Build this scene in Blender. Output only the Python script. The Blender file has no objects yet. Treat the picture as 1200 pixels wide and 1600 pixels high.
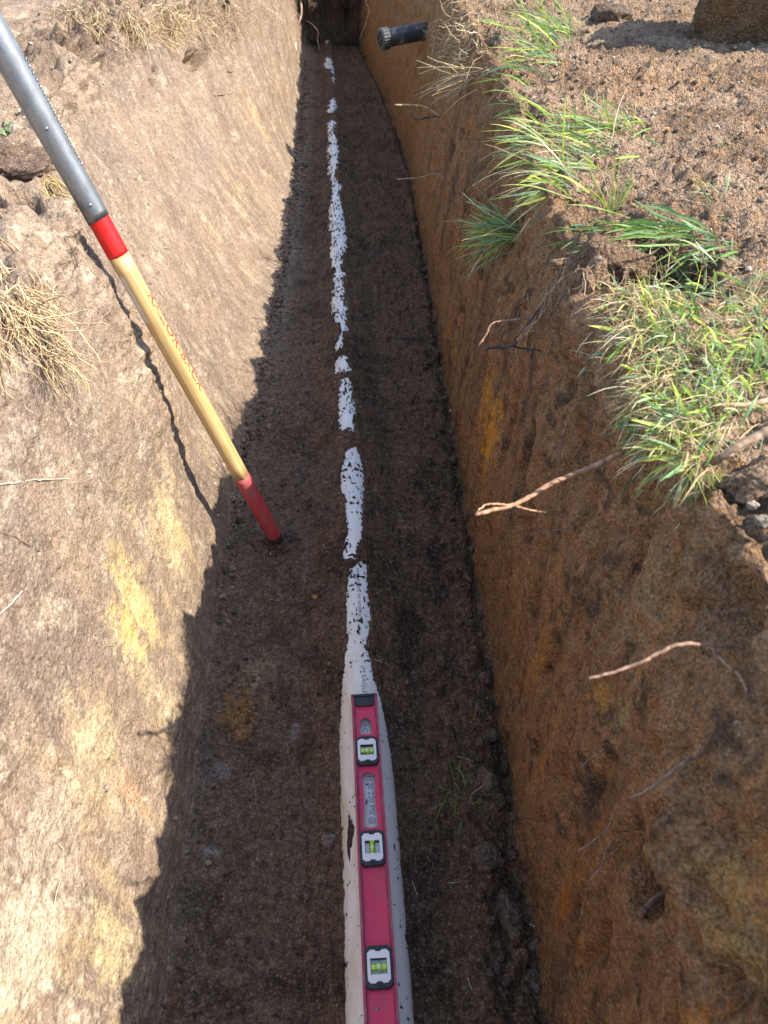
import bpy, bmesh, math, random
import numpy as np
from mathutils import Vector, Matrix
R = math.radians
scene = bpy.context.scene
COL = scene.collection

# ------------------------------------------------------------------ camera
CAM = np.array([0.0, 0.0, 1.43]); PITCH = R(40.0); YAW = R(3.72); FPX = 1200.0
cd = bpy.data.cameras.new('camera'); cam = bpy.data.objects.new('camera', cd); COL.objects.link(cam)
cam.location = CAM.tolist(); cam.rotation_euler = (math.pi/2 - PITCH, 0, -YAW)
cd.sensor_fit = 'VERTICAL'; cd.sensor_height = 36; cd.sensor_width = 27; cd.lens = 27.0
cd.clip_start = 0.02; cd.clip_end = 200
cd.dof.use_dof = True; cd.dof.focus_distance = 1.75; cd.dof.aperture_fstop = 9.0
scene.camera = cam
# ------------------------------------------------------------------ light
SUN_DIR = Vector((-0.67, 0.15, -0.725)).normalized()      # the way the light travels
w = bpy.data.worlds.new('World'); scene.world = w; w.use_nodes = True
nt = w.node_tree; nt.nodes.clear()
sky = nt.nodes.new('ShaderNodeTexSky'); sky.sky_type = 'NISHITA'; sky.sun_disc = False
el = math.asin(-SUN_DIR.z); sky.sun_elevation = el
sky.sun_rotation = math.atan2(-SUN_DIR.x, -SUN_DIR.y)
bg = nt.nodes.new('ShaderNodeBackground'); bg.inputs['Strength'].default_value = 0.15
wo = nt.nodes.new('ShaderNodeOutputWorld')
nt.links.new(sky.outputs[0], bg.inputs[0]); nt.links.new(bg.outputs[0], wo.inputs[0])
sd = bpy.data.lights.new('sun', 'SUN'); sd.energy = 3.4; sd.angle = R(0.5); sd.color = (1.0, 0.94, 0.83)
so = bpy.data.objects.new('sun', sd); COL.objects.link(so)
so.rotation_euler = SUN_DIR.to_track_quat('-Z', 'Y').to_euler(); so.location = (3, -1, 4)
scene.view_settings.view_transform = 'Standard'; scene.view_settings.look = 'None'
scene.view_settings.exposure = 1.48; scene.view_settings.gamma = 1.0
scene.view_settings.use_curve_mapping = False
scene.cycles.max_bounces = 8; scene.cycles.diffuse_bounces = 5

# ------------------------------------------------------------------ helpers
rng = np.random.default_rng(7); rnd = random.Random(11)
_r = np.array([math.cos(YAW), -math.sin(YAW), 0]); _f = np.array([math.sin(YAW)*math.cos(PITCH), math.cos(YAW)*math.cos(PITCH), -math.sin(PITCH)])
_u = np.array([math.sin(YAW)*math.sin(PITCH), math.cos(YAW)*math.sin(PITCH), math.cos(PITCH)])
def ray(x, y): return _f + _r*(x-600)/FPX + _u*(800-y)/FPX
def at_depth(x, y, dep): return CAM + ray(x, y)*dep
def at_z(x, y, z):
    d = ray(x, y); return CAM + d*((z-CAM[2])/d[2])

_T = 512
_g = np.random.default_rng(3).random((_T, _T), dtype=np.float32)*2*np.pi
_gx, _gy = np.cos(_g), np.sin(_g)
def perlin(x, y, o=0):
    x = x.astype(np.float32)+np.float32(17.3*o+1000); y = y.astype(np.float32)+np.float32(9.7*o+1000)
    xi = np.floor(x).astype(np.int32); yi = np.floor(y).astype(np.int32)
    fx = x-xi; fy = y-yi; u = fx*fx*fx*(fx*(fx*6-15)+10); v = fy*fy*fy*(fy*(fy*6-15)+10)
    def g(a, b, dx, dy):
        i = (xi+a+o*31) & (_T-1); j = (yi+b+o*57) & (_T-1)
        return _gx[i, j]*dx+_gy[i, j]*dy
    a = g(0, 0, fx, fy); b = g(1, 0, fx-1, fy); c = g(0, 1, fx, fy-1); d = g(1, 1, fx-1, fy-1)
    return (a+(b-a)*u+(c-a)*v+(a-b-c+d)*u*v)*1.4
def fbm(x, y, n=4, o=0, gain=.5):
    s = 0; a = 1; f = 1
    for k in range(n): s = s+a*perlin(x*f, y*f, o+k); a *= gain; f *= 2.03
    return s
_c = np.random.default_rng(5).random((3, _T, _T), dtype=np.float32)
def bumps(x, y, o=0, dens=.5, rmin=.25, rmax=.5):
    """domes of random size in jittered cells: 0..1 heights"""
    x = x.astype(np.float32)+1000; y = y.astype(np.float32)+1000
    xi = np.floor(x).astype(np.int32); yi = np.floor(y).astype(np.int32); best = np.zeros_like(x)
    for a in (-1, 0, 1):
        for b in (-1, 0, 1):
            i = (xi+a+o*13) & (_T-1); j = (yi+b+o*29) & (_T-1)
            cx, cy, cr = _c[0, i, j], _c[1, i, j], _c[2, i, j]
            on = cr < dens; rr = rmin+(rmax-rmin)*(cr/dens)
            d2 = ((xi+a+cx-x)**2+(yi+b+cy-y)**2)/(rr*rr)
            h = np.where(on & (d2 < 1), np.sqrt(np.maximum(0, 1-d2))*rr/rmax, 0)
            best = np.maximum(best, h)
    return best
def sstep(a, b, x):
    k = np.clip((x-a)/(b-a), 0, 1); return k*k*(3-2*k)
def ramp(x, pts):
    return np.interp(x, [p[0] for p in pts], [p[1] for p in pts])

def tag(o, label=None, cat=None, group=None, kind=None):
    if label: o['label'] = label
    if cat: o['category'] = cat
    if group: o['group'] = group
    if kind: o['kind'] = kind
    return o
def link(name, me, mat=None, parent=None):
    o = bpy.data.objects.new(name, me); COL.objects.link(o)
    if mat is not None and not me.materials: me.materials.append(mat)
    if parent is not None: o.parent = parent
    return o
def empty(name, loc=(0, 0, 0), rot=(0, 0, 0)):
    o = bpy.data.objects.new(name, None); COL.objects.link(o); o.location = loc; o.rotation_euler = rot
    o.empty_display_size = .05; return o
def mesh_np(name, V, F, C=None, smooth=True, attr='soil'):
    me = bpy.data.meshes.new(name); V = np.asarray(V, np.float32); F = np.asarray(F, np.int32)
    k = F.shape[1]; me.vertices.add(len(V)); me.vertices.foreach_set('co', V.ravel())
    me.loops.add(F.size); me.loops.foreach_set('vertex_index', F.ravel())
    me.polygons.add(len(F)); me.polygons.foreach_set('loop_start', np.arange(0, F.size, k, dtype=np.int32))
    me.polygons.foreach_set('loop_total', np.full(len(F), k, np.int32))
    if smooth: me.polygons.foreach_set('use_smooth', np.ones(len(F), bool))
    if C is not None:
        ca = me.color_attributes.new(attr, 'FLOAT_COLOR', 'POINT')
        C4 = np.ones((len(V), 4), np.float32); C4[:, :3] = C; ca.data.foreach_set('color', C4.ravel())
    me.update(calc_edges=True); return me
class MB:
    def __init__(s): s.V = []; s.F = []; s.C = []; s.n = 0
    def add(s, V, F, c=(1, 1, 1)):
        V = np.asarray(V, float); s.V.append(V); s.F += [tuple(int(i)+s.n for i in f) for f in F]
        c = np.asarray(c, float); s.C.append(np.broadcast_to(c, (len(V), 3)) if c.ndim == 1 else c); s.n += len(V)
    def build(s, name, mat, parent=None, smooth=True):
        me = bpy.data.meshes.new(name); V = np.concatenate(s.V)
        me.from_pydata(V.tolist(), [], s.F)
        if smooth: me.polygons.foreach_set('use_smooth', np.ones(len(me.polygons), bool))
        ca = me.color_attributes.new('soil', 'FLOAT_COLOR', 'POINT')
        C4 = np.ones((len(V), 4), np.float32); C4[:, :3] = np.concatenate(s.C); ca.data.foreach_set('color', C4.ravel())
        me.update(); return link(name, me, mat, parent)
def unit(v):
    v = np.asarray(v, float); return v/max(1e-9, np.linalg.norm(v))
def tube(mb, pts, rad, seg=8, col=(1, 1, 1), cap=True, wob=0):
    pts = np.asarray(pts, float); n = len(pts); rad = np.broadcast_to(np.asarray(rad, float), (n,))
    col = np.asarray(col, float)
    tan = np.gradient(pts, axis=0); ref = np.array([0.31, 0.2, 0.93]); V = []
    t0 = unit(tan[0]); a = unit(np.cross(t0, ref))
    for i in range(n):
        t = unit(tan[i]); a = unit(a-t*np.dot(a, t)); b = np.cross(t, a)
        for k in range(seg):
            q = 2*math.pi*k/seg; r = rad[i]*(1+(rnd.uniform(-wob, wob) if wob else 0))
            V.append(pts[i]+(a*math.cos(q)+b*math.sin(q))*r)
    F = [(i*seg+k, i*seg+(k+1) % seg, (i+1)*seg+(k+1) % seg, (i+1)*seg+k) for i in range(n-1) for k in range(seg)]
    if cap: F += [tuple(range(seg-1, -1, -1)), tuple((n-1)*seg+k for k in range(seg))]
    C = np.repeat(col, seg, axis=0) if col.ndim == 2 else np.broadcast_to(col, (len(V), 3))
    mb.add(V, F, C)
def smooth_path(pts, n=8, jit=0.0):
    pts = np.asarray(pts, float); m = len(pts); out = []
    P = np.vstack([2*pts[0]-pts[1], pts, 2*pts[-1]-pts[-2]])
    for i in range(m-1):
        p0, p1, p2, p3 = P[i:i+4]
        for k in range(n):
            t = k/n; out.append(.5*((2*p1)+(-p0+p2)*t+(2*p0-5*p1+4*p2-p3)*t*t+(-p0+3*p1-3*p2+p3)*t**3))
    out.append(pts[-1]); out = np.array(out)
    if jit: out[1:-1] += rng.normal(0, jit, out[1:-1].shape)
    return out
def box(mb, c, s, col=(1, 1, 1)):
    c = np.asarray(c, float); s = np.asarray(s, float)/2
    V = [c+s*np.array(k) for k in ((-1, -1, -1), (1, -1, -1), (1, 1, -1), (-1, 1, -1), (-1, -1, 1), (1, -1, 1), (1, 1, 1), (-1, 1, 1))]
    mb.add(V, [(0, 3, 2, 1), (4, 5, 6, 7), (0, 1, 5, 4), (1, 2, 6, 5), (2, 3, 7, 6), (3, 0, 4, 7)], col)
def ev_mesh(ob, name):
    dg = bpy.context.evaluated_depsgraph_get(); dg.update()
    me = bpy.data.meshes.new_from_object(ob.evaluated_get(dg)); me.name = name
    d = ob.data; bpy.data.objects.remove(ob); bpy.data.curves.remove(d); return me
def plate(name, loops, thick, bevel=0.0):
    """flat plate with holes: loops of 2D points, filled and given thickness (centred on z=0)"""
    c = bpy.data.curves.new(name, 'CURVE'); c.dimensions = '2D'; c.fill_mode = 'BOTH'
    c.extrude = max(0, thick/2-bevel); c.bevel_depth = bevel; c.bevel_resolution = 1
    for L in loops:
        sp = c.splines.new('POLY'); sp.points.add(len(L)-1); sp.use_cyclic_u = True
        for p, q in zip(sp.points, L): p.co = (q[0], q[1], 0, 1)
    o = bpy.data.objects.new(name, c); COL.objects.link(o); return ev_mesh(o, name)
def text_mesh(name, s, size, thick=0.0, spacing=1.0, fat=0.0):
    c = bpy.data.curves.new(name, 'FONT'); c.body = s; c.size = size; c.extrude = thick; c.space_character = spacing; c.offset = fat
    c.resolution_u = 3; c.align_x = 'CENTER'; c.align_y = 'CENTER'
    o = bpy.data.objects.new(name, c); COL.objects.link(o); return ev_mesh(o, name)

# ------------------------------------------------------------------ materials
def mat(name, col=None, rough=.8, metal=0, spec=.5, attr=False):
    m = bpy.data.materials.new(name); m.use_nodes = True; n = m.node_tree
    b = n.nodes['Principled BSDF']; b.inputs['Roughness'].default_value = rough
    b.inputs['Metallic'].default_value = metal; b.inputs['Specular IOR Level'].default_value = spec
    if col: b.inputs['Base Color'].default_value = (*col, 1)
    if attr:
        a = n.nodes.new('ShaderNodeVertexColor'); a.layer_name = 'soil'; n.links.new(a.outputs[0], b.inputs['Base Color'])
    return m, n, b
def N(n, t, **kw):
    x = n.nodes.new(t)
    for k, v in kw.items():
        if k in x.inputs: x.inputs[k].default_value = v
        else: setattr(x, k, v)
    return x
def mixc(n, fac, a, b, mode='MIX'):
    x = n.nodes.new('ShaderNodeMix'); x.data_type = 'RGBA'; x.blend_type = mode
    for s, v in ((x.inputs[0], fac), (x.inputs[6], a), (x.inputs[7], b)):
        if isinstance(v, (tuple, list)): s.default_value = (*v, 1) if len(v) == 3 else v
        elif isinstance(v, (int, float)): s.default_value = v
        else: n.links.new(v, s)
    return x.outputs[2]
def cramp(n, src, stops):
    x = n.nodes.new('ShaderNodeValToRGB'); e = x.color_ramp.elements
    while len(e) < len(stops): e.new(.5)
    for k, (p, c) in zip(e, stops): k.position = p; k.color = (c, c, c, 1) if isinstance(c, (int, float)) else (*c, 1)
    n.links.new(src, x.inputs[0]); return x.outputs[0]
def soil_mat(name, bump=.6, grain=(.55, 1.5), speck=.35, wet=0.0, dist=.004, nb=2.5, nc=.5):
    m, n, b = mat(name, rough=.97, spec=.12 + wet); L = n.links.new
    a = N(n, 'ShaderNodeVertexColor', layer_name='soil'); g = N(n, 'ShaderNodeNewGeometry')
    n1 = N(n, 'ShaderNodeTexNoise', Scale=240.0, Detail=5.0, Roughness=.65); L(g.outputs['Position'], n1.inputs['Vector'])
    n2 = N(n, 'ShaderNodeTexNoise', Scale=38.0, Detail=6.0, Roughness=.6); L(g.outputs['Position'], n2.inputs['Vector'])
    v = N(n, 'ShaderNodeTexVoronoi', Scale=300.0); L(g.outputs['Position'], v.inputs['Vector'])
    v2 = N(n, 'ShaderNodeTexVoronoi', Scale=120.0); L(g.outputs['Position'], v2.inputs['Vector'])
    c1 = cramp(n, n1.outputs[0], [(.28, grain[0]), (.5, 1.0), (.72, grain[1])])
    c = mixc(n, 1.0, a.outputs[0], c1, 'MULTIPLY')
    c2 = cramp(n, n2.outputs[0], [(.3, .7), (.5, 1.0), (.7, 1.3)])
    c = mixc(n, .8, c, c2, 'MULTIPLY')
    sp = N(n, 'ShaderNodeSeparateColor'); L(v.outputs['Color'], sp.inputs[0])
    k = cramp(n, sp.outputs[0], [(.80, 0.0), (.95, speck)])
    c = mixc(n, k, c, mixc(n, .6, c, (.55, .46, .36)))
    k2 = cramp(n, sp.outputs[1], [(.86, 0.0), (.96, speck*1.4)])
    c = mixc(n, k2, c, mixc(n, .75, c, (.02, .014, .01)))
    L(c, b.inputs['Base Color'])
    h = N(n, 'ShaderNodeMath', operation='MULTIPLY_ADD'); h.inputs[1].default_value = 1.0
    n3 = N(n, 'ShaderNodeTexNoise', Scale=75.0, Detail=9.0, Roughness=.66); L(g.outputs['Position'], n3.inputs['Vector']); h.inputs[1].default_value = nb; L(n3.outputs[0], h.inputs[0])
    h2 = N(n, 'ShaderNodeMath', operation='MULTIPLY'); h2.inputs[1].default_value = -1.5; L(v2.outputs['Distance'], h2.inputs[0]); L(h2.outputs[0], h.inputs[2])
    h3 = N(n, 'ShaderNodeMath', operation='MULTIPLY_ADD'); h3.inputs[1].default_value = -.8; L(v.outputs['Distance'], h3.inputs[0]); L(h.outputs[0], h3.inputs[2])
    c3_ = cramp(n, n3.outputs[0], [(.36, .52), (.5, 1.0), (.66, 1.45)]); c = mixc(n, nc, c, c3_, 'MULTIPLY'); L(c, b.inputs['Base Color'])
    bp = N(n, 'ShaderNodeBump', Strength=bump, Distance=dist); L(h3.outputs[0], bp.inputs['Height']); L(bp.outputs[0], b.inputs['Normal'])
    return m
M = {}
M['floor'] = soil_mat('trench_floor_soil', 1.0, (.5, 1.7), .4, nb=3.5, nc=.8)
M['wall_l'] = soil_mat('dry_wall_soil', .6, (.66, 1.34), .4, nb=.25, nc=.25, dist=.003)
M['wall_r'] = soil_mat('clay_wall_soil', 1.0, (.5, 1.6), .3, nb=1.5, nc=.35)
M['ground'] = soil_mat('loose_sandy_soil', 1.0, (.5, 1.5), .5, dist=.006)
def fibre_mat(name, rough=.75, trans=0.0):
    m, n, b = mat(name, rough=rough, spec=.3); L = n.links.new
    a = N(n, 'ShaderNodeVertexColor', layer_name='soil'); g = N(n, 'ShaderNodeNewGeometry')
    n1 = N(n, 'ShaderNodeTexNoise', Scale=160.0, Detail=3.0); L(g.outputs['Position'], n1.inputs['Vector'])
    c = mixc(n, 1.0, a.outputs[0], cramp(n, n1.outputs[0], [(.3, .72), (.7, 1.25)]), 'MULTIPLY'); L(c, b.inputs['Base Color'])
    if trans:
        tr = N(n, 'ShaderNodeBsdfTranslucent'); L(c, tr.inputs[0]); mx = N(n, 'ShaderNodeMixShader'); mx.inputs[0].default_value = trans
        L(b.outputs[0], mx.inputs[1]); L(tr.outputs[0], mx.inputs[2]); L(mx.outputs[0], n.nodes['Material Output'].inputs[0])
    return m
M['root'] = fibre_mat('root_bark'); M['grass'] = fibre_mat('grass_blade', .5, .35)

# ------------------------------------------------------------------ terrain: one sheet, split into floor, walls, grounds
PX, PZ, PR = 0.020, 0.004, 0.0575            # pipe axis and radius
dep = np.exp(np.arange(math.log(.70), math.log(8.2), .0030)); trow = (dep-.80)/.766
t_end = 9.25
trow = np.concatenate([[-25, -8, -3, -2, -1.7, -1.6, -1.5, -1.4, -1.3, -1.2, -1.0, -.8, -.6, -.45, -.3, -.2], trow, np.linspace(trow[-1]+.02, t_end, 8),
                       np.linspace(t_end+.02, t_end+.45, 34), [t_end+.6, t_end+.9, 11, 12, 14, 18, 26, 45]])
def baseR(t): return ramp(t, [(-2, .27), (.4, .295), (1.2, .335), (1.6, .35), (2.9, .41), (5.05, .495), (6.9, .462), (8.7, .375), (9.5, .33)])
def lipRx(t): return ramp(t, [(-2, .35), (.25, .36), (.5, .39), (.75, .385), (1.0, .405), (1.3, .40), (1.7, .45), (2.2, .505), (3.6, .585), (4.8, .62), (8, .56), (9.5, .5)])
def lipRz(t): return ramp(t, [(-2, .90), (1, .92), (2.2, .93), (4.8, .97), (9.5, 1.0)])
def baseL(t): return ramp(t, [(-2, -.36), (.4, -.335), (1.6, -.325), (2.5, -.29), (3.5, -.25), (5, -.225), (7, -.205), (9.5, -.20)])
def lipLx(t): return ramp(t, [(-2, -.56), (.4, -.53), (1.1, -.50), (1.5, -.50), (1.8, -.60), (2.3, -.76), (3.3, -.90), (4.2, -.82), (5.2, -.58), (6.2, -.45), (9.5, -.42)])
def lipLz(t): return ramp(t, [(-2, .93), (.4, .92), (1.5, .93), (2.5, .92), (4, .95), (5.2, .99), (9.5, 1.02)])
# hollows (+) and swellings (-): along trench, across, height, half length, half width, depth
DENTS = []
def dent_px(px, py, dist, rt, rr, dd):
    p = CAM+ray(px, py)*dist; DENTS.append((p[1], p[0], p[2], rt, rr, dd))
def base_hit(px, py):
    d = ray(px, py)
    for s_ in np.arange(.3, 12, .005):
        p = CAM+d*s_; t_ = p[1]
        bl, ll, zl = baseL(t_), lipLx(t_), lipLz(t_); br, lr, zr = baseR(t_), lipRx(t_), lipRz(t_)
        h_ = np.interp(p[0], [ll-.7, ll, bl, br, lr, lr+.9], [zl+.07, zl, 0, 0, zr, zr+.02])
        if h_ >= p[2]: return s_
    return 12
for (px, py, rt, rr, dd) in [(215, 55, .09, .05, .20), (305, 95, .12, .045, .13), (130, 45, .15, .07, .20), (160, 60, .12, .05, .12), (357, 14, .10, .04, .18), (250, 110, .05, .03, .06), (440, 20, .12, .03, .10), (1050, 425, .12, .07, .16), (985, 428, .08, .05, .12), (890, 388, .06, .04, .10), (822, 180, .08, .05, .08), (760, 60, .12, .05, .08), (1012, 1385, .035, .04, .11), (1062, 1405, .015, .05, .06),
        (945, 1235, .010, .05, .02), (165, 430, .22, .20, -.022), (245, 600, .20, .20, -.020), (1068, 1400, .02, .05, .03), (855, 1290, .02, .05, .02), (935, 1480, .015, .08, .02), (835, 830, .04, .03, .03), (895, 690, .05, .05, .02), (925, 800, .04, .03, .03), (70, 300, .10, .06, .04), (20, 300, .06, .05, .07), (101, 897, .012, .01, .02), (129, 934, .016, .008, .02), (140, 1035, .014, .010, .02), (107, 1197, .008, .016, .02), (180, 1192, .006, .014, .02), (201, 1468, .012, .008, .015), (190, 1180, .01, .01, .01), (355, 285, .03, .02, .03), (363, 315, .03, .025, .04), (345, 255, .03, .02, .03), (422, 260, .02, .07, .03), (418, 395, .03, .03, .04), (440, 480, .04, .03, .04), (190, 262, .03, .015, .02), (270, 250, .04, .025, .03), (180, 205, .04, .02, .03), (245, 130, .06, .03, .05),
        (265, 600, .015, .03, .012), (250, 612, .02, .02, .012), (1100, 1310, .10, .08, -.04), (1080, 1150, .10, .10, -.03), (960, 560, .12, .10, -.03), (1150, 1000, .08, .08, .03), (700, 1250, .05, .04, -.0), (800, 1380, .10, .04, .025), (790, 1500, .12, .03, .02), (690, 880, .18, .03, .018)]:
    dent_px(px, py, base_hit(px, py), rt, rr, dd)
def terrain():
    t = trow[:, None]
    bL, lL, zL = baseL(trow)[:, None], lipLx(trow)[:, None], lipLz(trow)[:, None]
    bR, lR, zR = baseR(trow)[:, None], lipRx(trow)[:, None], lipRz(trow)[:, None]
    segs = []
    def k(n): return (np.arange(n)/n)[None, :]
    o = np.ones_like(t)
    def seg(n, xa, za, xb, zb, fx=lambda q: q, fz=lambda q: q):
        q = k(n); segs.append((xa+(xb-xa)*fx(q)+0*t, za+(zb-za)*fz(q)+0*t))
    seg(6, -25*o, 1.05*o, -3*o, 1.05*o)
    seg(30, -3*o, 1.05*o, lL-.7, zL+.07)
    seg(110, lL-.7, zL+.07, lL, zL)
    seg(250, lL, zL, bL, 0*o, lambda q: 1-(1-q)**.85)
    seg(130, bL, 0*o, PX-.09*o, 0*o)
    seg(140, (PX-.09)*o, 0*o, (PX+.09)*o, 0*o)
    seg(100, (PX+.09)*o, 0*o, bR, 0*o)
    seg(230, bR, 0*o, lR, zR, lambda q: q**1.6)
    seg(170, lR, zR, lR+.9, zR+.02, lambda q: q**1.25)
    seg(50, lR+.9, zR+.02, 3*o, zR+.05)
    seg(7, 3*o, zR+.05, 25*o, 1.05*o)
    X = np.concatenate([s[0] for s in segs], 1); Z = np.concatenate([s[1] for s in segs], 1)
    idx = np.cumsum([0]+[s[0].shape[1] for s in segs])
    # round the corners
    ker = np.exp(-np.linspace(-2, 2, 15)**2); ker /= ker.sum()
    def sm(A):
        P = np.pad(A, ((0, 0), (7, 7)), mode='edge'); return sum(ker[i]*P[:, i:i+A.shape[1]] for i in range(15))
    Xs, Zs = sm(X), sm(Z); m = np.zeros(X.shape[1]); m[idx[2]:idx[9]] = 1
    m = np.convolve(m, np.ones(9)/9, 'same')[None, :]; X = X+(Xs-X)*m; Z = Z+(Zs-Z)*m
    # loose-soil fillets at the wall feet
    T = np.broadcast_to(t, X.shape)
    fl = np.exp(-np.abs(X-bL)/.05)*.03*(ramp(T, [(1.5, .25), (2.2, 1.0), (9, 1.3)])); Z = Z+fl*sstep(.16, .02, Z)
    fr = np.exp(-((bR-.012-X)/.016)**2)*.026; Z = Z-fr*sstep(.06, .0, Z)*(.5+.8*sstep(-.4, .4, perlin(T*5, T*0, 82)))
    fl2 = .02*sstep(0.02, -.25, X-PX)*(X > bL)*sstep(.3, 2, T); Z = Z+0*fl2
    endw = 1-sstep(t_end, t_end+.35, T)*1.0; endw = endw*sstep(-1.7, -1.3, T)
    gz = np.maximum(Z, np.where(X < 0, zL, zR)); Z = Z*endw+gz*(1-endw)
    # arc length coordinate
    ds = np.hypot(np.diff(X, axis=1), np.diff(Z, axis=1)); S = np.concatenate([np.zeros((X.shape[0], 1)), np.cumsum(ds, 1)], 1)
    i0 = (idx[5]+idx[6])//2; S = S-S[:, i0:i0+1]
    dX = np.gradient(X, axis=1); dZ = np.gradient(Z, axis=1); ln = np.hypot(dX, dZ)+1e-9
    nx, nz = -dZ/ln, dX/ln
    for A in (nx, nz):
        pass
    nx, nz = sm(nx), sm(nz)
    col = np.arange(X.shape[1])[None, :]
    def zone(a, b, soft=14): return (1/(1+np.exp(-(col-idx[a])/soft)))*(1/(1+np.exp((col-idx[b])/soft)))*np.ones_like(X)
    zGL, zWL, zF, zWR, zGR = zone(0, 3), zone(3, 4), zone(4, 7), zone(7, 8, 10), zone(8, 11, 10)
    far = np.abs(X) > 2.2
    D = fbm(S*2.2, T*2.2, 4, 1)*.014*(1-.45*zF)
    D += fbm(S*17, T*17, 3, 6)*.0035*(1-.6*zWL)
    f1 = fbm(S*80, T*80, 1, 11); D += f1*(.0019-.0012*zWL)
    # floor crumbs and bucket ridges
    lump = fbm(S*4, T*4, 3, 40)
    cr1 = bumps(S*28, T*28, 1, .30); cr2 = bumps(S*62, T*62, 2, .55); cr3 = bumps(S*140, T*140, 3, .7)
    rightness = sstep(.02, .22, X-PX)
    D += zF*sstep(1.8, 4.5, T)*(np.maximum(0, fbm(S*5, T*13, 3, 49))*.022+cr1*.008)
    D += zF*(.25+1.0*sstep(-.25, .2, fbm(S*4.5, T*3.5, 3, 39)+.35*rightness))*(cr1*(.006+.012*rightness)*sstep(-.3, .5, lump+.3*rightness)+cr2*(.0042+.003*rightness)*sstep(-.5, .3, fbm(S*9, T*9, 2, 41))+cr3*.0024)
    rid = np.maximum(0, perlin(T*16+S*3, S*6, 44))*sstep(.05, .4, perlin(S*3, T*1.6, 45)+.15)
    D += zF*rid*.010*sstep(2.0, 3.2, T)
    D += zF*(fbm(S*4+5, T*4, 3, 46)*.014+fbm(S*7, T*7, 4, 47)*.010+fbm(S*32, T*32, 3, 48)*.003)
    # left wall: shallow gouges running down and away, pits, ledges
    sh = S*9+T*7
    g1 = np.abs(perlin(T*30+S*16, S*5-T*2, 50)); D -= zWL*(1-np.minimum(1, g1*6))*.0012*sstep(1.2, 2.6, T)
    st = perlin(T*62, S*4, 51); D += zWL*st*.003*sstep(2.2, 4.5, T)
    D += (zWL)*(fbm(S*8, T*8, 3, 53)*.006)
    pit = bumps(S*22, T*22, 5, .16); pit2 = bumps(S*60, T*60, 6, .2)
    D -= (zWL+.4*zWR)*(pit**.6*.006*sstep(0, .5, perlin(S*3, T*3, 54))+pit2*.003)
    D += (zWL)*(cr2*.0016*sstep(0, .5, fbm(S*5, T*5, 2, 42))+bumps(S*70, T*70, 7, .2, .2, .6)*.0020*sstep(-.3, .4, fbm(S*6, T*6, 2, 43)))
    chunk = fbm(S*26+3, T*26, 3, 55); D += zWL*np.maximum(0, chunk-.15)*.006*sstep(0, .4, perlin(S*2.2, T*2.2, 56))
    # right wall: drawn streaks, hollows under the sod
    q = Z/np.maximum(.3, zR)
    D += zWR*(perlin(T*46, S*3.2, 60)*.0035+perlin(T*85, S*6, 61)*.0014+perlin(T*13, S*1.5, 62)*.008)
    D += zWR*sstep(.35, .8, q)*(fbm(S*6, T*6, 4, 63)*.020+fbm(S*22, T*22, 3, 64)*.006+cr2*.004)
    D += zWR*(fbm(S*40, T*50, 2, 67)*.0014+bumps(S*80, T*80, 8, .4)*.0018)
    D -= zWR*np.maximum(0, perlin(S*7, T*16, 66)-.22)*.05*sstep(.15, .4, q)
    D -= zWR*np.exp(-((q-.80)/.07)**2)*.020*sstep(-.2, .4, perlin(T*3.1, T*0, 65))
    # sod lip frays
    D += np.exp(-((col-idx[3]+8)/34.)**2)*sstep(2.3, 3.2, T)*(fbm(S*11, T*11, 4, 78)*.07+cr1*.02)
    D += (np.exp(-((col-idx[8])/22.)**2)+np.exp(-((col-idx[3])/24.)**2))*(fbm(S*13, T*13, 4, 70)*.034+cr1*.006)
    # loose sandy ground
    D += zGR*(cr1*.018*sstep(-.2, .5, perlin(S*3, T*3, 71))+cr2*.009+cr3*.004+fbm(S*22, T*22, 3, 76)*.009+fbm(S*5, T*5, 4, 72)*.016)
    D += zGL*(cr1*.008*sstep(0, .5, perlin(S*3, T*3, 73))+cr2*.003+cr3*.0014+fbm(S*6, T*6, 4, 74)*.014)
    for (dt, dx, dz, rt, rr, dd) in DENTS:
        D -= dd*np.clip(1.15-np.sqrt(((T-dt)/rt)**2+((X-dx)**2+(Z-dz)**2)/(rr*rr))+.35*fbm(S*24, T*24, 3, 77), 0, 1)*1.0
    D = np.where(far, fbm(S*.5, T*.5, 2, 75)*.03, D)
    X = X+nx*D; Z = Z+nz*D; Y = T+0*X
    Y = Y+zWR*fbm(S*20, T*20, 2, 80)*.002
    Y = Y-sstep(t_end, t_end+.2, T)*sstep(t_end+.8, t_end+.4, T)*(fbm(X*7, Z*7, 4, 81)*.16+.05)
    return X, Y, Z, S, T, idx, (zGL, zWL, zF, zWR, zGR), (cr1, cr2, cr3, lump, f1, q)
X, Y, Z, S, T, IDX, ZN, AUX = terrain()
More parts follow.
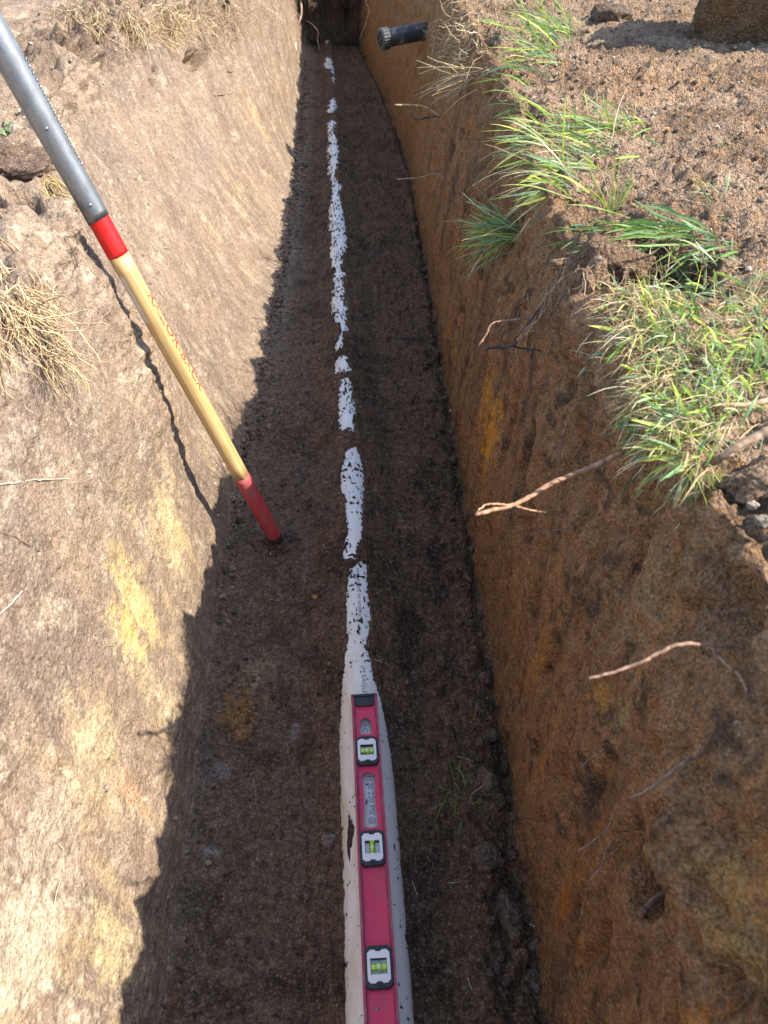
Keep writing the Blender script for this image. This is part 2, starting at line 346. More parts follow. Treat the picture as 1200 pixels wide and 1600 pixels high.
# pipe exposure, read along its length: (image row, left edge, right edge) turned into metres on the pipe
EXP = [(1640, 530, 665), (1600, 532, 655), (1500, 530, 650), (1400, 531, 640), (1388, 539, 640), (1380, 538, 640), (1368, 530, 640), (1300, 528, 630), (1250, 528, 625), (1200, 528, 617), (1150, 528, 607), (1110, 531, 598), (1085, 533, 592), (1060, 535, 583), (1037, 539, 579),
       (1023, 539, 574), (1010, 542, 571), (996, 545, 575), (975, 540, 577), (954, 542, 577), (923, 542, 574), (902, 545, 573), (890, 549, 572), (881, 561, 571), (878, 566, 561), (872, 535, 551), (862, 536, 556), (850, 548, 560), (848, 537, 564), (828, 546, 566), (806, 540, 565), (784, 542, 566), (762, 532, 568), (741, 533, 568), (719, 537, 564), (708, 540, 560), (701, 552, 556),
       (699, 556, 546), (679, 556, 546), (677, 546, 553), (671, 531, 553), (653, 530, 550), (642, 529, 556), (631, 529, 552), (609, 531, 549), (594, 532, 547), (591, 545, 535), (586, 545, 535), (583, 526, 550), (574, 525, 543), (559, 524, 541), (557, 538, 530), (550, 538, 530), (548, 525, 530), (537, 525, 536), (526, 531, 534),
       (517, 533, 545), (504, 526, 540), (490, 519, 541), (475, 515, 540), (450, 520, 537), (425, 522, 537), (402, 517, 535), (390, 515, 543), (360, 515, 542), (345, 513, 540), (328, 512, 537), (306, 518, 530), (291, 519, 535), (278, 517, 523), (267, 510, 527), (251, 513, 529), (230, 509, 530), (216, 514, 526), (203, 511, 523), (192, 511, 526), (186, 520, 513), (180, 520, 513),
       (177, 510, 524), (166, 513, 527), (155, 519, 527), (150, 524, 516), (132, 524, 520), (130, 520, 524), (110, 517, 522), (105, 502, 521), (94, 503, 519), (90, 509, 514), (88, 516, 508), (72, 516, 508), (66, 505, 515), (60, 516, 508), (40, 516, 508)]
et, exl, exr = [], [], []
for (yy, a, b) in EXP:
    pa, pb = at_z(a, yy, PZ+PR*.9), at_z(b, yy, PZ+PR*.9)
    et.append((pa[1]+pb[1])/2); exl.append(pa[0]-PX); exr.append(pb[0]-PX)
et, exl, exr = map(np.array, (et, exl, exr))
exl = np.clip(exl, -.0535, .06); exr = np.clip(exr, -.06, .0545)
c0, c1 = IDX[4]+40, IDX[7]-20
sl = (slice(None), slice(c0, c1))
xr_, tt = X[sl]-PX, T[sl]
L_, R_ = np.interp(tt, et, exl), np.interp(tt, et, exr)
j = fbm(S[sl]*70, tt*70, 3, 90)*.0045+fbm(S[sl]*230, tt*230, 2, 93)*.0035
jn = fbm(S[sl]*9+tt*14, tt*14, 3, 97)*.0030
e = np.maximum(L_-xr_, xr_-R_)+j*(.25+.75*sstep(.9, 1.2, tt)+.9*sstep(1.5, 2.6, tt))+jn*sstep(1.3, .9, tt)+(perlin(tt*19+S[sl]*8, S[sl]*10, 98)*.016+perlin(tt*47, S[sl]*25, 99)*.010)*sstep(1.9, 3.4, tt)+.004*sstep(2.4, 4, tt)
e = np.maximum(e, (fbm(S[sl]*105, tt*75, 3, 96)-.50+.12*sstep(1.4, 2.6, tt)+.05*sstep(1.08, 1.2, tt)+.45*perlin(tt*11, S[sl]*20, 105)-.3*sstep(1.15, 1.0, tt))*.02)
zp = PZ+np.sqrt(np.maximum(0, PR**2-xr_**2)); inside = np.abs(xr_) < PR
edgeL = np.clip(L_, -PR, PR); edgeR = np.clip(R_, -PR, PR)
ze = PZ+np.sqrt(np.maximum(0, PR**2-np.where(xr_ < (edgeL+edgeR)/2, edgeL, edgeR)**2))
dist = np.maximum(0, np.abs(xr_-(edgeL+edgeR)/2)-np.maximum(0, (edgeR-edgeL)/2))
line = ze+.001-dist*.42-np.maximum(0, dist-.06)*.25
crumb = (AUX[1][sl]*.005+AUX[2][sl]*.003+fbm(S[sl]*40, tt*40, 3, 95)*.005)*(1+.8*sstep(2, 4, tt))
cover = np.maximum(line+crumb*.9, np.where(inside, zp+.0015, -1)+np.clip(e, 0, .01)*.5+crumb*.7)
blendz = Z[sl]; hi = np.maximum(blendz, cover); hi = np.where(dist < .16, hi, blendz)
hi = np.where(line > -.02, hi, blendz)
expo = (e < 0) & (np.abs(xr_) < PR-.0015)
Z[sl] = np.where(expo, np.minimum(hi, zp-.006-np.minimum(.012, -e)), hi)

# ---- lookups on the finished surface
def row_of(t): return int(np.clip(np.searchsorted(trow, t), 1, len(trow)-2))
def z_at(x, t):
    i = row_of(t); return float(np.interp(x, np.maximum.accumulate(X[i]), Z[i]))
def hit(px, py, far=14.0):
    """where the sight line through a spot of the photograph meets the ground"""
    d = ray(px, py); s = np.concatenate([np.arange(.3, 3, .004), np.arange(3, far, .012)])
    P = CAM[None, :]+d[None, :]*s[:, None]
    rows = np.clip(np.searchsorted(trow, P[:, 1]), 1, len(trow)-2)
    for k in range(len(s)):
        if P[k, 2] > 1.25: continue
        i = rows[k]
        if np.interp(P[k, 0], HX[i], Z[i]) >= P[k, 2]: return P[k], float(s[k])
    return P[-1], float(s[-1])
HX = np.maximum.accumulate(X, axis=1)

# ---- albedo
def lerp(a, b, k): return a+(b-a)*k[..., None]
def blob(c, rad, o, jag=.35):
    """soft irregular patch around a world point"""
    d = np.sqrt(((X-c[0])/rad[0])**2+((Y-c[1])/rad[1])**2+((Z-c[2])/rad[2])**2)
    return np.clip(1.25-d+JN[o % 3]*jag*1.6, 0, 1)
JN = [fbm(S*12, T*12, 5, 100), fbm(S*30, T*18, 4, 110), fbm(S*9, T*22, 5, 120)]
zGL, zWL, zF, zWR, zGR = ZN; cr1, cr2, cr3, lump, f1, q = AUX
def c3(*c): return np.array(c, float)
A1 = fbm(S*3, T*3, 4, 130); A2 = fbm(S*11, T*11, 4, 136); A3 = fbm(S*45, T*45, 2, 142); A4 = fbm(S*75, T*75, 1, 145)*1.3
strk = perlin(T*50, S*2.5, 150)+.5*perlin(T*85, S*5, 151); strk2 = perlin(T*18, S*1.2, 152)
C = np.zeros(X.shape+(3,)); C[:] = c3(.30, .24, .19)
# left wall and bank
wl = np.zeros_like(C); wl[:] = c3(.245, .172, .118)
wl = lerp(wl, c3(.195, .138, .102), sstep(-.1, .45, A1+.35*A2)); wl = lerp(wl, c3(.38, .295, .205), sstep(-.05, .9, .9*A2+.5*A4)*.7)
wl = lerp(wl, c3(.42, .35, .255), sstep(.2, .7, A4+.35*A2)*.65)
wl = lerp(wl, c3(.46, .32, .16), sstep(.2, .8, strk+.5*strk2)*.7*sstep(2.2, 3.5, T)*sstep(.75, .25, Z))
wl = lerp(wl, c3(.44, .32, .17), sstep(.15, .6, fbm(T*14, S*3, 3, 155))*.45*sstep(.75, .2, Z)*sstep(3, 1.5, T))
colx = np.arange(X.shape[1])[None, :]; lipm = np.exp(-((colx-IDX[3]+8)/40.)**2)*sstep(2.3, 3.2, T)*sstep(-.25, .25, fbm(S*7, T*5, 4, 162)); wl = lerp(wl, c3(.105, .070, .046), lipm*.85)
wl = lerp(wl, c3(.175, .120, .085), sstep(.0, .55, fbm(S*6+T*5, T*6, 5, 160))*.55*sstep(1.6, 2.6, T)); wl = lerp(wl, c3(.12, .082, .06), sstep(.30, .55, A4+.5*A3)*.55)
# floor
fc = np.zeros_like(C); fc[:] = c3(.150, .086, .048)
fc = lerp(fc, c3(.150, .103, .072), sstep(.02, -.20, X-PX+.05*A1)*.9); fc = lerp(fc, c3(.055, .035, .022), sstep(-.05, .55, A1*.7+.7*A2)*.7)  # greyer on the left: the stronger light there is put into the colour
fc = lerp(fc, c3(.19, .115, .062), sstep(.1, .7, A3+.5*A4)*.5); fc = lerp(fc, c3(.17, .12, .08), (cr1 > .55)*.35*sstep(0, .3, A2))
fc = lerp(fc, c3(.26, .20, .15), sstep(.12, .02, X-baseL(trow)[:, None])*sstep(1.9, 3.0, T)*.6)
# right wall
wr = np.zeros_like(C); wr[:] = c3(.285, .145, .064)
wr = lerp(wr, c3(.120, .070, .040), sstep(.0, .6, strk2+.3*strk)*.8); wr = lerp(wr, c3(.420, .215, .070), sstep(.1, .9, strk)*.55*sstep(.75, .35, q))
wr = lerp(wr, c3(.36, .185, .080), sstep(.45, .8, q)*sstep(-.2, .5, A1+A2*.4)*.8); wr = lerp(wr, c3(.065, .040, .026), sstep(.25, .6, A2*.7+A3*.6)*.75)
wr = lerp(wr, c3(.42, .17, .035), sstep(.45, .9, fbm(T*22, S*3.5, 3, 158))*.7)
wr = lerp(wr, c3(.34, .19, .07), sstep(2.5, 5, T)*.5)
# sandy ground
gr = np.zeros_like(C); gr[:] = c3(.34, .225, .145)
gr = lerp(gr, c3(.44, .32, .21), sstep(-.1, .5, A2)*.6); gr = lerp(gr, c3(.16, .10, .06), sstep(-.05, .45, A1+.4*A2)*.75)
gr = lerp(gr, c3(.42, .22, .10), sstep(.30, .55, A3+.3*A2)*sstep(-.1, .3, A1+.2)*.75); gr = lerp(gr, c3(.16, .115, .085), (cr1 > .3)*.3*sstep(0, .2, A3))
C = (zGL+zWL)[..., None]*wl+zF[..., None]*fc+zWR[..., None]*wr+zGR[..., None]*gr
C /= np.maximum(1e-3, zGL+zWL+zF+zWR+zGR)[..., None]
for (px, py, rad, col, k, o) in [
        (212, 935, (.09, .07, .13), (.56, .42, .17), .62, 0), (200, 985, (.06, .045, .08), (.64, .47, .14), .7, 1), (265, 830, (.08, .10, .12), (.52, .40, .20), .6, 0), (225, 1060, (.08, .05, .16), (.48, .37, .20), .35, 2),
        (150, 1140, (.08, .07, .08), (.46, .34, .17), .4, 1), (205, 1235, (.05, .03, .06), (.46, .24, .13), .4, 1), (150, 1210, (.08, .08, .10), (.42, .32, .20), .5, 0), (180, 1480, (.06, .05, .10), (.50, .39, .20), .6, 2),
        (30, 1480, (.10, .10, .16), (.50, .42, .30), .7, 0), (70, 1330, (.1, .12, .10), (.44, .36, .26), .5, 1), (320, 250, (.1, .5, .10), (.24, .18, .14), .5, 0), (200, 440, (.15, .15, .12), (.27, .21, .17), .6, 1), 
        (375, 1110, (.05, .08, .04), (.30, .15, .05), .8, 1), (410, 1045, (.05, .06, .04), (.26, .20, .12), .8, 0), (345, 1200, (.03, .03, .03), (.24, .21, .20), .7, 1), (330, 1330, (.018, .018, .02), (.33, .31, .30), .9, 1), (460, 1145, (.018, .03, .02), (.30, .28, .27), .8, 2),
        (270, 1570, (.03, .05, .03), (.15, .075, .035), .7, 2), (640, 1000, (.10, .20, .03), (.045, .030, .022), .7, 0), (690, 860, (.05, .18, .03), (.035, .025, .02), .8, 1),  # last two: shaded black stretch of floor painted into the albedo
        (765, 690, (.04, .10, .16), (.62, .27, .03), .95, 1), (760, 620, (.03, .08, .12), (.50, .22, .04), .8, 2), (945, 1085, (.04, .03, .03), (.55, .28, .05), .5, 1), (1030, 1120, (.05, .03, .04), (.42, .17, .05), .9, 1), (975, 1120, (.03, .02, .04), (.44, .30, .12), .7, 2),
        (130, 40, (.22, .30, .12), (.10, .065, .042), .9, 1), (215, 50, (.10, .16, .10), (.10, .065, .042), .95, 0), (305, 85, (.08, .2, .08), (.11, .07, .045), .9, 2), (357, 14, (.08, .25, .12), (.10, .065, .042), .9, 1), (20, 270, (.12, .10, .08), (.12, .08, .055), .9, 0), (1000, 425, (.12, .12, .08), (.09, .058, .038), .9, 1), (520, 30, (.6, .7, .5), (.07, .045, .028), .9, 0), (840, 200, (.05, .2, .10), (.14, .09, .05), .7, 2),  # shade of hollows and far end put into the colour, beside dark topsoil
        (885, 1420, (.03, .03, .06), (.42, .14, .03), .8, 1), (840, 1030, (.03, .04, .10), (.40, .18, .05), .8, 2), (1160, 1420, (.06, .06, .08), (.50, .29, .09), .6, 1), (1100, 1200, (.10, .08, .10), (.38, .19, .08), .6, 0), (1040, 960, (.12, .10, .10), (.34, .21, .10), .6, 2),
        (1150, 930, (.12, .10, .08), (.17, .10, .055), .6, 0), (930, 1250, (.04, .05, .08), (.08, .055, .04), .7, 2), (930, 950, (.03, .03, .05), (.06, .045, .035), .8, 0), (1000, 120, (.3, .3, .1), (.44, .26, .14), .45, 1), (880, 1520, (.03, .05, .1), (.10, .07, .05), .6, 0)]:
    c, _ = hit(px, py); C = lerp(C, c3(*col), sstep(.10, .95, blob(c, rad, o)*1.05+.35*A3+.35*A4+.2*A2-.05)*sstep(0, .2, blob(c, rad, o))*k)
C = np.clip(C*(1+.12*f1[..., None]), .012, .8)

def grid_object(name, ca, cb, matl, ra=0, rb=None):
    rb = len(trow) if rb is None else rb
    V = np.stack([X[ra:rb, ca:cb+1], Y[ra:rb, ca:cb+1], Z[ra:rb, ca:cb+1]], -1); n, m = V.shape[:2]
    i = np.arange((n-1))[:, None]*m+np.arange(m-1)[None, :]
    F = np.stack([i, i+1, i+m+1, i+m], -1).reshape(-1, 4)
    me = mesh_np(name, V.reshape(-1, 3), F, C[ra:rb, ca:cb+1].reshape(-1, 3)); o = link(name, me, matl); tag(o, kind='structure'); return o
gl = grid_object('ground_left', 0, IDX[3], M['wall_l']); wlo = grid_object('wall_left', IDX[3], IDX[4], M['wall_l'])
flo = grid_object('trench_floor', IDX[4], IDX[7], M['floor']); wro = grid_object('wall_right', IDX[7], IDX[8], M['wall_r'])
gro = grid_object('ground_right', IDX[8], X.shape[1]-1, M['ground'])
# ------------------------------------------------------------------ white pipe half buried along the floor
m, n, b = mat('white_pvc', (.80, .79, .75), .42, spec=.4); g = N(n, 'ShaderNodeNewGeometry'); L = n.links.new
mp = N(n, 'ShaderNodeMapping'); mp.inputs['Scale'].default_value = (1, .25, 1); L(g.outputs['Position'], mp.inputs[0])
a1 = N(n, 'ShaderNodeTexNoise', Scale=45.0, Detail=6.0, Roughness=.65); L(mp.outputs[0], a1.inputs['Vector'])
a2 = N(n, 'ShaderNodeTexNoise', Scale=150.0, Detail=4.0, Roughness=.7); L(g.outputs['Position'], a2.inputs['Vector'])
sx = N(n, 'ShaderNodeSeparateXYZ'); L(g.outputs['Position'], sx.inputs[0])
lf = N(n, 'ShaderNodeMapRange'); lf.inputs[1].default_value = .05; lf.inputs[2].default_value = -.035; L(sx.outputs[0], lf.inputs[0])
st = cramp(n, a1.outputs[0], [(.38, 0.0), (.62, 1.0)]); mm = N(n, 'ShaderNodeMath', operation='MULTIPLY_ADD'); L(st, mm.inputs[0]); L(lf.outputs[0], mm.inputs[1]); mm.inputs[2].default_value = .06
mm2 = N(n, 'ShaderNodeMath', operation='MULTIPLY'); L(mm.outputs[0], mm2.inputs[0]); mm2.inputs[1].default_value = .75
c = mixc(n, mm2.outputs[0], (.80, .78, .72), (.62, .48, .33))  # cream left side: dust plus warm bounce light put into the colour
dk = cramp(n, a2.outputs[0], [(.62, 0.0), (.70, .8)]); lo = N(n, 'ShaderNodeMapRange'); lo.inputs[1].default_value = .055; lo.inputs[2].default_value = .02; L(sx.outputs[2], lo.inputs[0])
ml = N(n, 'ShaderNodeMath', operation='MULTIPLY'); L(dk, ml.inputs[0]); L(lo.outputs[0], ml.inputs[1])
c = mixc(n, ml.outputs[0], c, (.13, .09, .065)); L(c, b.inputs['Base Color'])
M['pvc'] = m
pipe = empty('plastic_pipe', (PX, -1.0, PZ)); tag(pipe, 'long white plastic pipe half buried along the middle of the trench floor', 'pipe')
mb = MB(); ys = np.concatenate([np.linspace(0, 10.35, 60)])
tube(mb, [(0, y, 0) for y in ys], PR, 64); mb.build('pipe_body', M['pvc'], pipe)
M['print'], _, _ = mat('grey_pipe_print', (.16, .16, .17), .6)
def pipe_text(s, y0, y1, cx, size):
    """printing that runs towards the viewer with letter tops to the right"""
    pa, pb = at_z(cx[0], y0, PZ+PR), at_z(cx[1], y1, PZ+PR); me = text_mesh('lettering', s, size)
    co = np.array([v.co for v in me.vertices]); wdt = np.ptp(co[:, 0]); ln = abs(pa[1]-pb[1]); co[:, 0] -= (co[:, 0].max()+co[:, 0].min())/2
    yc = (pa[1]+pb[1])/2; xc = (pa[0]+pb[0])/2-PX; yy = yc-co[:, 0]*ln/wdt; th = (xc+co[:, 1])/PR
    for v, y, q_ in zip(me.vertices, yy, th): v.co = ((PR+.0005)*math.sin(q_), y+1.0, (PR+.0005)*math.cos(q_))
    o = link('lettering', me, M['print'], pipe); return o
pipe_text('PIPE  MADE IN AMERICA', 888, 972, (558, 563), .011)
pipe_text('JM EAGLE', 1040, 1084, (566, 571), .013)
pipe_text('4" SCH 40 PVC', 1116, 1203, (568, 575), .013)
pipe_text('1120 220 PSI @ 73F', 1213, 1310, (579, 582), .0145)
# mud crust on the pipe beside the level
mb = MB(); nn = 26; cc = at_z(545, 1306, .05); ring0, ring1 = [], []
for layer, (sc_, hh) in enumerate(((1.0, .0002), (.86, .003), (.45, .0055))):
    for k in range(nn):
        q_ = 2*math.pi*k/nn; rr = sc_*(1+.25*math.sin(3*q_+1)+.2*math.sin(7*q_)+.1*math.sin(13*q_)+(.25*rnd.random() if layer == 0 else 0))
        yy = cc[1]+rr*.034*math.sin(q_); th = (cc[0]-PX)/PR*1.0+rr*.006/PR*math.cos(q_)+.05*math.sin(q_)
        mb.V.append(np.array([[PX+(PR+hh)*math.sin(th), yy, PZ+(PR+hh)*math.cos(th)]])); mb.C.append(np.array([[.085, .055, .04]])); mb.n += 1
for l in range(2):
    for k in range(nn): mb.F.append((l*nn+k, l*nn+(k+1) % nn, (l+1)*nn+(k+1) % nn, (l+1)*nn+k))
mb.F.append(tuple(2*nn+k for k in range(nn)))
tag(mb.build('mud_patch', M['floor']), 'dark wet mud patch stuck on the left side of the white pipe', 'mud')

# ------------------------------------------------------------------ red spirit level lying flat on the pipe
def scuff_mat(name, col, dirt, rough=.42, metal=.0, scale=60.0, lo_=.58, hi_=.70, stretch=(1, .2, 1)):
    m, n, b = mat(name, col, rough, metal); L = n.links.new; g = N(n, 'ShaderNodeTexCoord'); mp = N(n, 'ShaderNodeMapping'); mp.inputs['Scale'].default_value = stretch
    L(g.outputs['Object'], mp.inputs[0]); a = N(n, 'ShaderNodeTexNoise', Scale=scale, Detail=8.0, Roughness=.7); L(mp.outputs[0], a.inputs['Vector'])
    a2 = N(n, 'ShaderNodeTexNoise', Scale=scale*.35, Detail=4.0); L(g.outputs['Object'], a2.inputs['Vector'])
    c = mixc(n, cramp(n, a2.outputs[0], [(.35, 0.0), (.7, .35)]), col, tuple(.55*x+.45*y for x, y in zip(col, dirt)))
    c = mixc(n, cramp(n, a.outputs[0], [(lo_, 0.0), (hi_, .8)]), c, dirt); L(c, b.inputs['Base Color'])
    L(cramp(n, a.outputs[0], [(.3, rough-.1), (.7, min(1, rough+.3))]), b.inputs['Roughness'])
    return m
M['red'] = scuff_mat('red_anodised', (.68, .030, .095), (.36, .12, .11), .36, .10, 40.0, .52, .72)
M['red_edge'] = scuff_mat('scratched_red_edge', (.42, .035, .075), (.30, .22, .22), .45, .2, 90.0, .50, .64)
M['black'] = scuff_mat('black_rubber', (.022, .026, .034), (.09, .085, .08), .5, 0, 50.0, .6, .8, (1, 1, 1))
M['white'] = scuff_mat('white_vial_surround', (.82, .82, .80), (.35, .30, .24), .4, 0, 60.0, .66, .8, (1, 1, 1))
M['pale'], _, _ = mat('cloudy_window', (.66, .70, .62), .3)
M['vial'], n, b = mat('green_vial_fluid', (.50, .78, .03), .12, spec=.6); b.inputs['Coat Weight'].default_value = .6
M['bubble'], _, _ = mat('vial_bubble', (.72, .86, .35), .08, spec=.8)
M['steelscrew'], _, _ = mat('dull_screw', (.35, .33, .31), .5, .7)
LZ = PZ+PR+.0005; LX = .0225; LH = .025; HW = .027
def ly(py): return at_z(585, py, LZ+LH)[1]
y_far = ly(1084.5); y_mid = ly(1324); y_near = 2*y_mid-y_far
lvl = empty('spirit_level', (LX, y_mid, LZ)); tag(lvl, 'red box spirit level with three green vials lying flat on the white pipe', 'spirit level')
def lo(py): return ly(py)-y_mid
h = y_far-y_mid; wy = HW-.0048
hole1 = [(-.0125, lo(1143)), (-.0128, lo(1127)), (-.0095, lo(1120.5)), (0, lo(1116)), (.0095, lo(1120.5)), (.0128, lo(1127)), (.0125, lo(1143)), (0, lo(1143.6))]
def hy(q): return lo(1288)+(lo(1204)-lo(1288))*q
hole2 = [(-.0140, hy(0)), (-.0133, hy(.15)), (-.0115, hy(.4)), (-.0108, hy(.55)), (-.0125, hy(.8)), (-.0140, hy(.92)), (-.0125, hy(.975)), (0, hy(1.02)), (.0125, hy(.975)), (.0140, hy(.92)), (.0125, hy(.8)), (.0108, hy(.55)), (.0115, hy(.4)), (.0133, hy(.15)), (.0140, hy(0)), (0, hy(-.03))]
me = plate('web_panel', [[(-wy, -h), (wy, -h), (wy, h), (-wy, h)], hole1, hole2], .003, .0004)
o = link('web_panel', me, M['red'], lvl); o.location = (0, 0, .0165)
def bevel_box(name, sx, sy, sz, bev, matl, parent, loc, seg=2):
    bm = bmesh.new(); bmesh.ops.create_cube(bm, size=1); bmesh.ops.scale(bm, vec=(sx, sy, sz), verts=bm.verts)
    bmesh.ops.bevel(bm, geom=bm.edges[:], offset=bev, segments=seg, affect='EDGES', profile=.6); me = bpy.data.meshes.new(name); bm.to_mesh(me); bm.free()
    o = link(name, me, matl, parent); o.location = loc; return o
for sg in (-1, 1):
    bevel_box('flange', .0048, 2*h-.004, LH, .0008, M['red_edge'], lvl, (sg*(HW-.0024), 0, LH/2))
    bevel_box('inner_rail', .0018, 2*h-.006, .0035, .0006, M['red_edge'], lvl, (sg*(HW-.0062), 0, .0196))
cap_y = h
for sg in (1, -1):
    bevel_box('end_cap', 2*HW+.0015, .0055, LH+.001, .0012, M['black'], lvl, (0, sg*(h-.0005), LH/2))
    me = plate('end_plug', [[(-.0195, 0), (-.0195, -.016), (-.0145, -.021), (.0145, -.021), (.0195, -.016), (.0195, 0)]], .005, .0008)
    o = link('end_plug', me, M['black'], lvl); o.location = (0, sg*(h-.004), .0207); o.rotation_euler = (0, 0, 0 if sg > 0 else math.pi)
def octo(w, l, ch): return [(-w+ch, -l), (w-ch, -l), (w, -l+ch), (w, l-ch), (w-ch, l), (-w+ch, l), (-w, l-ch), (-w, -l+ch)]
def notched(w, l, ch, nw, nd):
    return [(-w+ch, -l), (-nw-nd, -l), (-nw, -l+nd), (nw, -l+nd), (nw+nd, -l), (w-ch, -l), (w, -l+ch), (w, l-ch), (w-ch, l), (nw+nd, l), (nw, l-nd), (-nw, l-nd), (-nw-nd, l), (-w+ch, l), (-w, l-ch), (-w, -l+ch)]
def vial_unit(pa, pb, along, marks=True):
    ya, yb = lo(pa), lo(pb); yc = (ya+yb)/2; l = abs(ya-yb)/2; w_ = .0215
    me = plate('vial_housing', [octo(w_, l, .0065), [(-.0142, -.0128), (.0142, -.0128), (.0142, .0128), (-.0142, .0128)]], .013, .0012)
    hs = link('vial_housing', me, M['black'], lvl); hs.location = (0, yc, .0205)
    me = plate('vial_frame', [notched(w_-.0038, l-.0062, .0045, .0038, .0026), [(-.0138, -.0125), (.0138, -.0125), (.0138, .0125), (-.0138, .0125)]], .003, .0006)
    f_ = link('vial_frame', me, M['white'], hs); f_.location = (0, 0, .0066)
    for sg in (-1, 1): bevel_box('grip_tab', .0072, .0045, .0035, .0008, M['black'], hs, (0, sg*(l-.0042), .0066))
    p = bevel_box('vial_window', .0284, .0256, .0012, .0003, M['pale'], hs, (0, 0, -.0019))
    mb = MB(); n_ = 14; ax = np.array([(0, q_, 0) if along else (q_, 0, 0) for q_ in np.linspace(-.0124, .0124, n_)])
    tube(mb, ax, .0050, 24); v = mb.build('vial', M['vial'], hs); v.location = (0, 0, .0024)
    mb = MB(); d_ = np.array((0, 1, 0) if along else (1, 0, 0), float)
    tube(mb, [d_*q_+np.array((0, 0, .0016)) for q_ in (-.0036, -.003, 0, .003, .0036)], [.0020, .0036, .0039, .0036, .0020], 16); v = mb.build('bubble', M['bubble'], hs); v.location = (0, 0, .0033)
    for q_ in ((-.0048, .0048) if not along else (-.0085, -.0055, -.0028, 0, .0028, .0055, .0085)):
        mb = MB(); r_ = .0052; r2 = .0003 if along else .00045
        ringp = [d_*q_+np.array((0, 0, .0024))+(np.array((math.cos(k), 0, math.sin(k))) if along else np.array((0, math.cos(k), math.sin(k))))*r_ for k in np.linspace(0, 2*math.pi, 21)]
        tube(mb, ringp, r2, 5, cap=False); mb.build('vial_line', M['black'], hs)
    return hs
vial_unit(1151, 1193, False); hs2 = vial_unit(1298, 1351, True); hs3 = vial_unit(1479, 1544, False)
me = text_mesh('vial_print', '60', .0085); o = link('vial_print', me, M['black'], hs3); o.location = (.004, -.0092, -.0011)
me = text_mesh('vial_print', 'MF 7', .0045); o = link('vial_print', me, M['black'], hs3); o.location = (.003, .0095, -.0011)
me = text_mesh('vial_print', '%', .011); o = link('vial_print', me, M['white'], hs2); o.location = (.0085, 0, -.0011)
mb = MB(); tube(mb, [(0, 0, 0), (0, 0, .0012)], .0028, 14); o = mb.build('screw', M['steelscrew'], lvl); o.location = (-.0065, lo(1574), .018)

# ------------------------------------------------------------------ shovel leaning upside down against the left lip
m, n, b = mat('varnished_ash', (.62, .42, .18), .32); L = n.links.new; g = N(n, 'ShaderNodeTexCoord'); mp = N(n, 'ShaderNodeMapping'); mp.inputs['Scale'].default_value = (90, 90, 3)
L(g.outputs['Object'], mp.inputs[0]); a = N(n, 'ShaderNodeTexNoise', Scale=1.0, Detail=7.0, Roughness=.65, Distortion=.6); L(mp.outputs[0], a.inputs['Vector'])
mp2 = N(n, 'ShaderNodeMapping'); mp2.inputs['Scale'].default_value = (30, 30, 4); L(g.outputs['Object'], mp2.inputs[0]); a2 = N(n, 'ShaderNodeTexNoise', Scale=1.0, Detail=4.0); L(mp2.outputs[0], a2.inputs['Vector'])
c = mixc(n, cramp(n, a.outputs[0], [(.32, 0.0), (.66, 1.0)]), (.42, .25, .085), (.68, .49, .23)); c = mixc(n, cramp(n, a2.outputs[0], [(.54, 0.0), (.7, .6)]), c, (.30, .17, .07)); L(c, b.inputs['Base Color']); b.inputs['Coat Weight'].default_value = .35
M['wood'] = m
M['redpaint'] = scuff_mat('red_handle_paint', (.72, .010, .010), (.60, .10, .08), .28, 0, 50.0, .66, .8, (1, 1, .3))
M['redgrip'] = scuff_mat('dusty_red_grip_paint', (.50, .025, .045), (.26, .15, .11), .5, 0, 30.0, .44, .68, (1, 1, .4))
M['galv'] = scuff_mat('worn_steel', (.30, .305, .315), (.15, .15, .15), .36, .85, 80.0, .42, .66, (1, 1, .35))
M['sticker'], _, _ = mat('paper_sticker_remains', (.62, .58, .50), .6)
M['redprint'], _, _ = mat('red_lettering_paint', (.62, .05, .03), .5)
tipc, _ = hit(433, 846); P0 = tipc+np.array((0, 0, .004)); J = CAM+ray(158, 350)*1.545; ax = unit(J-P0)
def s_of(py):
    ss = np.linspace(-.1, 1.4, 900); P = P0+ax*ss[:, None]; v = P-CAM; yy = 800-1200*(v@_u)/(v@_f); return float(np.interp(-py, -yy, ss))
shv = bpy.data.objects.new('shovel', None); COL.objects.link(shv); shv.empty_display_size = .05
zc = CAM-(P0+ax*.6); zc = unit(zc-ax*np.dot(zc, ax)); xr2 = np.cross(ax, zc)      # local x faces the viewer side, y = axis x x
Mx = Matrix(((zc[0], xr2[0], ax[0], P0[0]), (zc[1], xr2[1], ax[1], P0[1]), (zc[2], xr2[2], ax[2], P0[2]), (0, 0, 0, 1))); shv.matrix_world = Mx
rs = -1.0 if np.dot(xr2, _r) < 0 else 1.0       # which way along local y is to the right
tag(shv, 'long handled steel shovel with red painted bands leaning handle down on left bank', 'shovel')
s_red1, s_red2a, s_red2b = s_of(744), s_of(398), s_of(347)
def rad(s): return float(np.interp(s, [0, .02, .1, .5, .9, 1.2], [.0165, .0190, .0197, .0212, .0218, .0215]))
def rod(name, sa, sb, matl, extra=0, n_=16, seg=32):
    mb = MB(); ss = np.linspace(sa, sb, n_); tube(mb, [(0, 0, s_) for s_ in ss], [rad(s_)+extra for s_ in ss], seg); return mb.build(name, matl, shv)
rod('handle_grip', -.004, s_red1, M['redgrip'], .0004); rod('handle', s_red1-.003, s_red2a+.003, M['wood']); rod('handle_band', s_red2a, s_red2b+.03, M['redpaint'], .0004)
mb = MB(); tube(mb, [(0, 0, q_) for q_ in (-.008, 0, .012, .02)], [.010, .0180, .0199, .0197], 24, c3(.075, .05, .037)); mb.build('muddy_tip', M['floor'], shv); 
